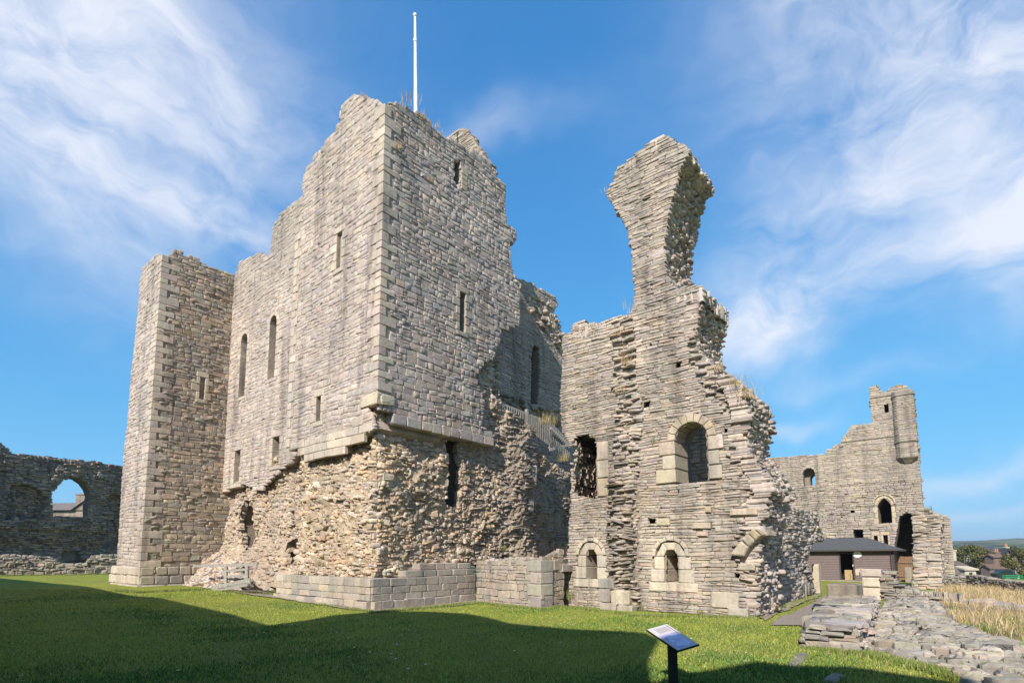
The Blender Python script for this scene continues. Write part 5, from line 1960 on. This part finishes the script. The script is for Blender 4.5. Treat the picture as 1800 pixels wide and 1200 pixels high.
# information board
bd = thing('information_board', 'tilted information panel on a single black post in the front of the lawn', 'information board', (1.97, 6.93, 0))
be = np.array([.37, -.89, -.28]); be /= np.linalg.norm(be)
bw = np.array([.92, .33, .19]); bw = bw - be * (be @ bw); bw /= np.linalg.norm(bw)
bn = np.cross(be, bw); bn = bn if bn[2] > 0 else -bn
bc = np.array([1.97, 6.915, .652])
m, nt, bs = mat_new('board_print')
tc_ = N_(nt, 'ShaderNodeTexCoord')
sep = N_(nt, 'ShaderNodeSeparateXYZ')
nt.links.new(tc_.outputs['Generated'], sep.inputs[0])


def mth(op, a, b):
    n = N_(nt, 'ShaderNodeMath', operation=op)
    for i, v in enumerate((a, b)):
        if isinstance(v, (int, float)):
            n.inputs[i].default_value = v
        else:
            nt.links.new(v, n.inputs[i])
    return n.outputs[0]


bs.inputs['Roughness'].default_value = .7
nt.links.new(ramp(nt, noise_fac(nt, tc_.outputs['Object'], 2, 2), [(0, (.46, .42, .42)), (1, (.52, .48, .48))]), bs.inputs['Base Color'])
M['print'] = m
M['black'] = simple('black_paint', (.012, .012, .013), .4)
M['blueprint'] = None
m, nt, bs = mat_new('printed_picture')
pos = wpos(nt)
cc_ = ramp(nt, noise_fac(nt, pos, 9, 5, .6, 1.0), [(0.3, (.22, .20, .40)), (0.45, (.40, .38, .62)), (0.6, (.58, .60, .76)), (0.75, (.60, .64, .60))])
nt.links.new(cc_, bs.inputs['Base Color']); bs.inputs['Roughness'].default_value = .7
M['picture'] = m
M['ink'] = simple('printed_ink', (.20, .17, .19), .5)
Solid().box(bc - bn * .012, (.62, .315, .02), be, bw, bn).obj('panel_back', M['black'], bd)
Solid().box(bc, (.60, .30, .008), be, bw, bn).obj('panel', M['print'], bd)
Solid().box(bc + bn * .0055 + be * .10 - bw * .005, (.34, .21, .002), be, bw, bn).obj('printed_picture', M['picture'], bd)
for k in range(9):     # lines of print too small to read
    Solid().box(bc + bn * .0055 - be * (.185 + .0) + bw * (.085 - .02 * k), (.15 - .03 * RS.rand(), .006, .002), be, bw, bn).obj('text_line', M['ink'], bd)
Solid().box(bc + bn * .0055 - be * .15 + bw * .118, (.24, .014, .002), be, bw, bn).obj('heading', M['ink'], bd)
Solid().box(bc - Z * .37 - bn * .0 + np.array([.0, 0, 0]), (.105, .06, .66), np.array([1., 0, 0]), np.array([0, 1., 0])).obj('post', M['black'], bd)

# =====================================================================================
# VILLAGE, TREES
# =====================================================================================
def leafcloud(centres, n, size, sd):
    rs = np.random.RandomState(sd)
    c = centres[rs.randint(0, len(centres), n)]
    d = rs.normal(0, 1, (n, 3)); d /= np.linalg.norm(d, axis=1)[:, None]
    p = c[:, :3] + d * (c[:, 3:4] * rs.uniform(.55, 1.05, (n, 1)))
    a = rs.normal(0, 1, (n, 3)); a /= np.linalg.norm(a, axis=1)[:, None]
    b = np.cross(a, d + .01); b /= np.linalg.norm(b, axis=1)[:, None]
    s = size * rs.uniform(.5, 1.3, (n, 1))
    V = np.stack([p - a * s, p - b * s * .6, p + a * s, p + b * s * .6], 1).reshape(-1, 3)
    return V, np.arange(n * 4).reshape(-1, 4)


def tree(x, y, z, h, wd, label, cols, nleaf=4200, trunk=.35, name='tree', cat='tree', group='trees beyond the field wall'):
    t = thing(name, label, cat, (x, y, z), group)
    sd = RS.randint(1 << 30)
    rs = np.random.RandomState(sd)
    cs = []
    for k in range(16):
        a = rs.uniform(0, 6.28); r = wd * .5 * math.sqrt(rs.rand()) * .8
        hz = rs.uniform(trunk * h, h * .86)
        fall = 1 - .5 * (hz / h) ** 2
        cs.append((x + r * math.cos(a) * fall, y + r * math.sin(a) * fall, z + hz, h * rs.uniform(.10, .2)))
    cs = np.array(cs)
    s = Solid().tube([(x, y, z - .3), (x, y, z + h * trunk), (x + .1, y, z + h * .7)], [h * .035, h * .026, h * .01], 7)
    for c in cs[:6]:
        s.tube([(x, y, z + h * trunk * .8), (c[0] * .5 + x * .5, c[1] * .5 + y * .5, c[2] * .5 + (z + h * trunk) * .5), c[:3]], [h * .015, h * .01, h * .004], 5)
    s.obj('trunk', M['bark'], t)
    V, Q = leafcloud(cs, nleaf, h * .028, sd % 1000)
    T = np.array(cols)[rs.randint(0, len(cols), nleaf)] * rs.normal(1, .2, (nleaf, 1))
    big_mesh('crown', V, Q, np.zeros((0, 3), int), M['blade'], t, np.repeat(np.clip(T, .01, .5), 4, 0), None)
    return t


M['bark'] = simple('bark', (.10, .08, .06), .9)
GR = [(.075, .075, .022), (.10, .095, .028), (.055, .060, .018), (.13, .115, .036)]
gz = lambda x, y: float(far_z(x, y) + zg(x, y))


def at(px_, depth):
    d = ray(px_, 975); p = C0 + d * depth / d[1]
    return p[0], p[1]


for (px_, dep, h, wd, lb) in ((1694, 95, 6.6, 12, 'wide olive green tree, left half of the clump behind the slate roofed house'), (1718, 100, 6.4, 12, 'olive green tree, right half of the clump behind the slate roofed house'),
                              (1737, 104, 5.0, 9, 'smaller bush between the olive clump and the brick stack'), (1796, 80, 5.6, 6, 'dark green tree at the right edge of the picture'), (1672, 120, 6.2, 9, 'distant tree standing behind the pale chimney'),
                              (1784, 130, 7.0, 8, 'brownish distant tree behind the dark gabled house')):
    x, y = at(px_, dep)
    tree(x, y, gz(x, y), h, wd, lb, GR)


def ywall(px0, px1, yb, yt, dep):
    """box placed at a depth, matching a photo extent"""
    p0, p1 = C0 + ray(px0, 975) * dep, C0 + ray(px1, 975) * dep
    zt = hit((px0 + px1) / 2, yt, p0, np.array([0, 1., 0]))[2]
    zb = hit((px0 + px1) / 2, yb, p0, np.array([0, 1., 0]))[2]
    return p0[0], p1[0], zb, zt, p0[1]


M['slate'] = simple('stone_slate_roof', (.16, .13, .115), .85, 0, .3, 2, .5, .05)
M['housewall'] = simple('cream_rendered_stone', (.46, .40, .31), .85, 0, .15, 2)
M['brick'] = simple('red_brown_brick', (.17, .115, .095), .9, 0, .3, 5)
M['darkslate'] = simple('dark_slate', (.045, .045, .055), .7, 0, .3, 3)
M['pot'] = simple('clay_pot', (.35, .16, .08), .7)
M['glass'] = simple('window_glass', (.02, .025, .03), .1)


def house(px0, px1, yb, yeave, yridge, dep, label, wallm, roofm, chims=(), gable_front=False, depth=7.0):
    x0, x1, zb, ze, y0 = ywall(px0, px1, yb, yeave, dep)
    zr_ = ywall(px0, px1, yb, yridge, dep + depth / 2)[3]
    zb = min(zb, gz((x0 + x1) / 2, y0)) - .3
    h = thing('house', label, 'house', ((x0 + x1) / 2, y0, zb), 'village houses beyond the castle')
    if gable_front:
        xm = (x0 + x1) / 2
        V = [(x0, y0, zb), (x1, y0, zb), (x1, y0, ze), (xm, y0, zr_), (x0, y0, ze)]
        V += [(a, b + depth, c) for a, b, c in V]
        Solid().add(V, [(0, 1, 2, 3, 4), (9, 8, 7, 6, 5), (0, 5, 6, 1), (1, 6, 7, 2), (0, 4, 9, 5)]).obj('wall', wallm, h)
        e = .25
        V = [(x0 - e, y0 - e, ze - .1), (xm, y0 - e, zr_ + .12), (x1 + e, y0 - e, ze - .1), (x0 - e, y0 + depth, ze - .1), (xm, y0 + depth, zr_ + .12), (x1 + e, y0 + depth, ze - .1)]
        V += [(a, b, c + .16) for a, b, c in V]
        Solid().add(V, [(0, 1, 4, 3), (1, 2, 5, 4), (6, 9, 10, 7), (7, 10, 11, 8), (0, 6, 7, 1), (1, 7, 8, 2), (0, 3, 9, 6), (2, 8, 11, 5)]).obj('roof', roofm, h)
    else:
        ym = y0 + depth / 2
        V = [(x0, y0, zb), (x0, y0 + depth, zb), (x0, y0 + depth, ze), (x0, ym, zr_), (x0, y0, ze)]
        V += [(x1, b, c) for a, b, c in V]
        Solid().add(V, [(0, 1, 2, 3, 4), (9, 8, 7, 6, 5), (0, 4, 9, 5), (1, 6, 7, 2)]).obj('wall', wallm, h)
        e = .2
        V = [(x0 - e, y0 - e, ze - .05), (x0 - e, ym, zr_ + .1), (x0 - e, y0 + depth + e, ze - .05), (x1 + e, y0 - e, ze - .05), (x1 + e, ym, zr_ + .1), (x1 + e, y0 + depth + e, ze - .05)]
        V += [(a, b, c + .14) for a, b, c in V]
        Solid().add(V, [(0, 3, 4, 1), (1, 4, 5, 2), (6, 7, 10, 9), (7, 8, 11, 10), (0, 6, 9, 3), (2, 5, 11, 8), (0, 1, 7, 6), (1, 2, 8, 7), (3, 9, 10, 4), (4, 10, 11, 5)]).obj('roof', roofm, h)
        n_ = 10
        for k in range(n_):
            t = (k + .5) / n_
            Solid().box(((x0 + x1) / 2, y0 - e + (ym - y0 + e) * t, ze - .05 + (zr_ + .15 - ze) * t + .16), (x1 - x0 + .4, (ym - y0) / n_ * .9, .05)).obj('slate_course', roofm, h)
    for (cx0, cx1, cyb, cyt, m_) in chims:
        a0, a1, b0, b1, yy_ = ywall(cx0, cx1, cyb, cyt, dep + (depth / 2 if not gable_front else 1.))
        w_ = a1 - a0
        Solid().box(((a0 + a1) / 2, yy_, (b0 + b1) / 2), (w_, w_ * .8, b1 - b0)).box(((a0 + a1) / 2, yy_, b1 + .06), (w_ * 1.15, w_ * .95, .14)).obj('chimney', m_, h)
        for s_ in (-.22, .22):
            Solid().tube([((a0 + a1) / 2 + s_ * w_, yy_, b1 + .1), ((a0 + a1) / 2 + s_ * w_, yy_, b1 + .65)], [.13, .10], 8).obj('chimney_pot', M['pot'], h)
    return h, (x0, x1, zb, ze, y0)


h_, ex = house(1640, 1681, 1012, 1009, 983, 62, 'low house with a brown slate roof and pale chimney right of the masonry block', M['housewall'], M['slate'], ((1665, 1677, 985, 968, M['housewall']),), False, 3.)
h_, ex = house(1684, 1697, 1014, 996, 989, 66, 'tiny cream outhouse wedged against the slate roofed house', M['housewall'], M['slate'], (), False, 3)
h_, ex = house(1694, 1713, 1014, 1001, 998, 64, 'small pale flat-topped outhouse with one tiny window', M['housewall'], M['housewall'], (), False, 3)
Solid().box(((ex[0] + ex[1]) / 2, ex[4] - .01, ex[3] - .5), (.35, .05, .4)).obj('window', M['glass'], h_)
h_, ex = house(1746, 1763, 1014, 979, 976, 84, 'tall narrow red brick building with a brick stack', M['brick'], M['brick'], ((1748, 1756, 980, 971, M['brick']),), False, 1.6)
h_, ex = house(1738, 1770, 1014, 999, 994, 80, 'low red brick wing in front of the narrow brick building', M['brick'], M['brick'], (), False, 1.6)
h_, ex = house(1762, 1782, 1014, 996, 966, 88, 'steep dark gabled house with a tall chimney on its ridge', M['darkslate'], M['darkslate'], ((1767, 1773, 974, 962, M['housewall']),), True, 1.6)
h_, ex = house(1779, 1792, 1014, 987, 981, 92, 'grey stone house behind the dark gable, partly hidden by a tree', M['housewall'], M['slate'], (), False, 2)
for k, (px_, dep, lb) in enumerate(((1720, 300, 'far white house, leftmost of the distant row on the hillside'), (1731, 320, 'far grey roofed house in the middle of the distant row'), (1741, 290, 'far white house, rightmost of the distant row on the hillside'), (1736, 260, 'nearest pale house of the distant row'))):
    x, y = at(px_, dep)
    z = gz(x, y)
    ht = thing('house', lb, 'house', (x, y, z), 'distant village houses')
    Solid().box((x, y, z + 2.2), (9, 6, 5.4)).obj('wall', M['white'] if k % 2 == 0 else M['housewall'], ht)
    V = [(x - 4.8, y - 3.3, z + 4.8), (x + 4.8, y - 3.3, z + 4.8), (x + 4.8, y + 3.3, z + 4.8), (x - 4.8, y + 3.3, z + 4.8), (x - 4.8, y, z + 7.4), (x + 4.8, y, z + 7.4)]
    Solid().add(V, [(0, 1, 5, 4), (2, 3, 4, 5), (0, 4, 3), (1, 2, 5), (0, 3, 2, 1)]).obj('roof', M['darkslate'], ht)

# house seen through the gaping window at the left
hx0, hx1, hzb, hze, hy = ywall(96, 160, 925, 886, 78)
hr = ywall(96, 160, 925, 884, 78)
lh = thing('house', 'stone house with a pitched roof and chimney seen through the gaping window at left', 'house', ((hx0 + hx1) / 2, hy, 0), 'village houses beyond the castle')
xg = C0[0] + ray(124, 905)[0] * 78
zt = lambda x, y: float(hit(x, y, np.array([0, hy, 0]), np.array([0, 1., 0]))[2])
V = [(hx0 - 4, hy + .5, -3), (hx1 + 5, hy + .5, -3), (hx1 + 5, hy + .5, zt(150, 884)), (xg + 1.4, hy + .5, zt(135, 878)), (xg - .8, hy + .5, zt(118, 893)), (hx0 - 4, hy + .5, zt(100, 897))]
V2 = [(a, b + 7, c) for a, b, c in V]
Solid().add(V + V2, [(0, 1, 2, 3, 4, 5), (11, 10, 9, 8, 7, 6)] + [(i, (i + 1) % 6, (i + 1) % 6 + 6, i + 6) for i in range(6)]).obj('wall', M['mortar'], lh)
V = [(hx0 - 5, hy, zt(96, 896)), (xg - .6, hy, zt(116, 896)), (xg + 1.6, hy, zt(137, 876)), (hx0 - 5, hy + 5, zt(96, 878)), (xg + .5, hy + 5, zt(124, 877)), (xg + 1.6, hy + 5, zt(137, 874))]
Solid().add(V, [(0, 1, 4, 3), (1, 2, 5, 4)]).obj('roof', M['slate'], lh)
a0, a1, b0, b1, yy_ = ywall(127, 150, 886, 869, 78.5)
Solid().box(((a0 + a1) / 2, yy_ + .4, (b0 + b1) / 2 - .4), (a1 - a0, 1.2, b1 - b0 + .9)).box(((a0 + a1) / 2, yy_ + .4, b1 + .05), (a1 - a0 + .25, 1.4, .16)).obj('chimney', M['mortar'], lh)
Solid().tube([((a0 + a1) / 2 + .2, yy_ + .2, b1), ((a0 + a1) / 2 + .2, yy_ + .2, b1 + .6)], [.14, .11], 8).obj('chimney_pot', M['housewall'], lh)

# parked car and green slatted bench
x, y = at(1762, 58); z = hit(1762, 1014, np.array([0, y, 0]), np.array([0, 1., 0]))[2]
car = thing('parked_car', 'small dark car parked below the dark gable at the right', 'car', (x, y, z - .3))
M['carpaint'] = simple('dark_car_paint', (.02, .03, .028), .25)
M['tyre'] = simple('rubber', (.015, .015, .015), .8)
prof = [(-1.1, .3), (1.1, .3), (1.12, .6), (.8, .72), (.45, 1.08), (-.4, 1.1), (-.85, .8), (-1.12, .72)]
V = [(x + a, y + s * .42, z - .3 + b) for s in (-1, 1) for a, b in prof]
Solid().add(V, [tuple(range(8)), tuple(range(8, 16))[::-1]] + [(i, (i + 1) % 8, (i + 1) % 8 + 8, i + 8) for i in range(8)]).obj('body', M['carpaint'], car, bev=.05)
Solid().box((x, y - .43, z + .6), (1.0, .02, .2)).obj('window', M['glass'], car)
for s in (-.7, .7):
    Solid().tube([(x + s, y - .45, z), (x + s, y - .3, z)], .26, 14).obj('wheel', M['tyre'], car)
x, y = at(1775, 50)
zt_ = hit(1775, 1010, np.array([0, y, 0]), np.array([0, 1., 0]))[2]; zb2 = hit(1775, 1019, np.array([0, y, 0]), np.array([0, 1., 0]))[2]
gb = thing('green_bench', 'bright green slatted bench behind the field wall at the right', 'bench', (x, y, zb2 - .4))
M['green'] = simple('green_paint', (.03, .20, .075), .45)
for k in range(3):
    Solid().box((x, y, zt_ - .05 - .17 * k), (1.7, .04, .11)).obj('slat', M['green'], gb)
Solid().box((x, y - .25, zb2), (1.7, .4, .05)).obj('seat', M['green'], gb)
for s in (-.75, .75):
    Solid().box((x + s, y - .1, zb2 - .2 + .2), (.06, .3, .9)).obj('leg', M['green'], gb)

# wooded ridges on the skyline
def ridge(name, dep, pts, m, kind='structure'):
    xs_ = np.arange(pts[0][0], pts[-1][0], 1.5)
    ys_ = np.interp(xs_, [p[0] for p in pts], [p[1] for p in pts]) + 1.3 * vnoise(xs_, xs_ * 0, .13, 3) + RS.normal(0, .55, len(xs_))
    V, F = [], []
    for i, (x, y) in enumerate(zip(xs_, ys_)):
        d = ray(x, 975); p = C0 + d * dep
        zt = hit(x, y, np.array([0, p[1], 0]), np.array([0, 1., 0]))[2]
        for (k, w) in ((-2, -5 / max(zt + 5, 1)), (-1, .35), (-.4, .75), (0, 1.), (1.5, .8), (3.0, -.1)):
            V.append((p[0] * (1 + k * .05), p[1] * (1 + k * .05), zt * w + (0 if k else 0) + (RS.normal(0, zt * .02) if k > -2 else -5)))
    for i in range(len(xs_) - 1):
        for k in range(5):
            F.append((i * 6 + k, (i + 1) * 6 + k, (i + 1) * 6 + k + 1, i * 6 + k + 1))
    return mesh_obj(name, V, F, m, None, None, kind, True)


m, nt, bs = mat_new('far_woods')
pos = wpos(nt)
cc_ = ramp(nt, noise_fac(nt, pos, .012, 5, .6, .8), [(0.42, (.020, .028, .018)), (0.56, (.035, .042, .024)), (0.62, (.10, .10, .05)), (0.74, (.16, .14, .08))])
nt.links.new(cc_, bs.inputs['Base Color']); bs.inputs['Roughness'].default_value = 1
M['woods'] = m
ridge('far_hills', 1500, [(-400, 962), (0, 964), (300, 960), (900, 964), (1400, 962), (1640, 962), (1660, 958), (1680, 955), (1700, 953), (1715, 957), (1735, 958), (1760, 962), (1800, 960), (2300, 958)], M['woods'])
ridge('near_hills', 700, [(-400, 970), (900, 970), (1640, 970), (1680, 966), (1740, 968), (1800, 966), (2300, 966)], M['woods'])

# tufts and dried plants growing out of the masonry
def tuft(P, n, h, cols, label, w=.012, lean=.6, grp=None):
    P = np.asarray(P, float)
    pts = P + np.stack([RS.normal(0, h * .35, n), RS.normal(0, h * .35, n), RS.uniform(-.02, .02, n)], 1)
    o = blades('wall_plant', pts, h, w, cols, None, lean, 2)
    o['label'] = label; o['category'] = 'plant'; o['group'] = grp or 'plants rooted in the masonry'; o['kind'] = 'thing'
    return o


DRY = [(.42, .30, .16), (.50, .38, .22), (.34, .22, .12), (.30, .26, .12)]
GRN = [(.16, .17, .05), (.22, .22, .08), (.12, .14, .04)]
for (x, y, fc, h, n, cols, lb) in (
        (1296, 676, fR, .32, 60, DRY, 'dry grass tuft on the broken right shoulder of the pillar wall'), (1312, 698, fR, .42, 70, DRY, 'tall pale grass tuft sprouting at the far right shoulder of the pillar wall'),
        (1262, 652, fR, .26, 50, DRY, 'straw coloured grass on the slope below the pillar foot'), (1108, 548, fR, .4, 30, DRY, 'thin dry stems in the notch left of the tall pillar'),
        (1067, 338, fR, .25, 14, DRY, 'few dry stems on the left tip of the tall pillar'), (1093, 590, fR, .3, 40, DRY, 'brown plant left of the pillar on the range top'),
        (1100, 640, fR, .3, 50, DRY, 'brown dried plant on the rough strip of the range, upper one'), (1090, 690, fR, .3, 50, DRY, 'brown dried plant on the rough strip of the range, lower one'),
        (1120, 1074, fR, .35, 90, GRN, 'green weed at the foot of the range between its two lower windows'), (998, 1052, fR, .4, 70, GRN, 'green weed in the corner left of the range'),
        (1232, 1078, fR, .14, 30, GRN, 'tiny green weed at the base of the range'), (1148, 776, fR, .15, 20, GRN, 'small green tuft left of the large arched window'),
        (962, 745, fKR, .55, 160, GRN + DRY, 'bushy green and brown plant below the railing'), (990, 810, fKR, .4, 110, GRN + DRY, 'shaggy plant hanging beside the gaping doorway'),
        (885, 968, fKR, .25, 60, GRN, 'yellow green moss clump on the ledge above the screen wall'), (715, 182, fKR, .5, 50, DRY, 'reddish dry stalks on the keep top left of the flagpole'),
        (745, 208, fKR, .3, 50, DRY, 'rusty brown tuft on the keep top just right of the flagpole'), (765, 226, fKR, .3, 45, DRY, 'second brown tuft down the keep top edge'),
        (700, 262, fKR, .25, 40, DRY, 'dry tuft on the dark face near the top of the keep corner'), (758, 318, fKR, .22, 30, DRY, 'dry tuft left of the top slit window'),
        (640, 172, fKL, .22, 30, DRY, 'low dry grass on the highest edge of the keep'), (1632, 898, fK, .3, 40, GRN, 'green tuft on top of the square masonry block'),
        (565, 995, fPL, .3, 60, DRY, 'straw tuft on the ledge of the plinth'), (835, 1050, fPR, .35, 60, GRN, 'weeds where the plinth meets the screen wall')):
    P = hit(x, y, fc.O + fc.N * .08, fc.N)
    tuft(P, n, h, cols, lb)

# =====================================================================================
# RANGE BEHIND THE VIEWER: the castle building whose shadow lies on the lawn
# =====================================================================================
bb_ = -3.0
rg = thing('south_range', 'roofless stone range standing behind the viewer, its shadow falling across the lawn', 'castle building', AX * 5 + BX * bb_)
fG2 = Face(BX * bb_, AX, Z, BX)
tan_el = math.tan(SUN_EL)
sB = -(np.array(SUN_H) @ BX)
sA = np.array(SUN_H) @ AX


def caster(px_, py_):
    g = gpt(px_, py_)
    t = (g @ BX - bb_) / sB
    return (g @ AX + sA * t, t * tan_el)


pr = [caster(*p) for p in ((0, 1014), (170, 1030), (250, 1046), (300, 1050), (375, 1068), (425, 1082), (462, 1094), (480, 1099), (500, 1095), (560, 1084), (640, 1075), (700, 1074), (760, 1074), (820, 1078), (860, 1085), (900, 1095), (1000, 1104), (1100, 1108), (1135, 1111), (1160, 1122), (1158, 1150),
                           (1172, 1196), (1190, 1168), (1240, 1163), (1330, 1165), (1400, 1172), (1490, 1171), (1560, 1180), (1660, 1193))]
pr = [p for p in pr]
mono = []
last = 1e9
for a_, h_ in pr:
    a_ = min(a_, last - .02); last = a_
    mono.append((a_, h_ - (.62 if -.35 < a_ < .9 else 0)))  # wall top lowered along here to let sun onto the information board
print('caster', [(round(a, 2), round(h, 2)) for a, h in mono])
poly_c = [(mono[0][0] + 60, 0), (mono[0][0] + 60, mono[0][1])] + mono + [(mono[-1][0] - 1.5, mono[-1][1] - 1.5), (mono[-1][0] - 3, 4.5), (mono[-1][0] - 14, 4.0), (mono[-1][0] - 14, 0)]
V, F = slab(fG2, poly_c, 0, -.9)
Solid().add(V, F).obj('wall', M['mortar'], rg)
# longer grass and weeds against the wall feet and between the footing stones
def fringe(p, q, n, h, spread, cols):
    t = RS.rand(n, 1)
    P = np.array(p)[None, :2] * (1 - t) + np.array(q)[None, :2] * t + RS.normal(0, spread, (n, 2))
    return np.stack([P[:, 0], P[:, 1], zg(P[:, 0], P[:, 1])], 1)


GC = [(.14, .20, .035), (.18, .25, .045), (.24, .26, .08), (.11, .16, .03), (.34, .30, .14)]
fr = []
for (a_, b_, n_) in (((388, 1040), (486, 1046), 1500), ((486, 1047), (652, 1076), 2400), ((655, 1078), (836, 1060), 2400), ((838, 1060), (951, 1072), 1700), ((951, 1072), (991, 1067), 700), ((991, 1068), (1100, 1080), 1700), ((1100, 1084), (1330, 1087), 3200),
                     ((200, 1038), (243, 1042), 900), ((243, 1042), (368, 1036), 1500), ((1417, 1143), (1511, 1152), 1500), ((1340, 1080), (1440, 1046), 1600), ((0, 1012), (200, 1009), 3000), ((1511, 1150), (1650, 1182), 2500), ((1650, 1182), (1700, 1198), 1200)):
    fr.append(fringe(gpt(*a_), gpt(*b_), n_, .1, .07, GC))
blades('wall_foot_grass', np.concatenate(fr), .10, .012, GC, lean=.8, seg=2)
q = RS.uniform(0, 1, (26000, 2))
lo, hi = np.min(fp, 0), np.max(fp, 0)
q = lo + q * (hi - lo)
k = inpoly(fp, q[:, 0], q[:, 1]) & (vnoise(q[:, 0], q[:, 1], 1.6, 12) + RS.normal(0, .35, len(q)) > .35)
q = q[k]
blades('footing_weeds', fF.p3(q, dF(q[:, 0], q[:, 1]) - .04), .11, .012, GC, lean=.9, seg=2)

# =====================================================================================
# AIR: a thin even haze over the dale
# =====================================================================================
m, nt, bs = mat_new('thin_haze')
nt.nodes.remove(bs)
pv_ = N_(nt, 'ShaderNodeVolumePrincipled')
pv_.inputs['Color'].default_value = (.80, .88, 1.0, 1)
pv_.inputs['Density'].default_value = .00030
pv_.inputs['Anisotropy'].default_value = .2
nt.links.new(pv_.outputs[0], nt.nodes['Material Output'].inputs['Volume'])
hz = Solid().box((0, 1900, 40), (9000, 5200, 100))
o = hz.obj('haze', m, None, 'stuff', origin=(0, 1900, 0))
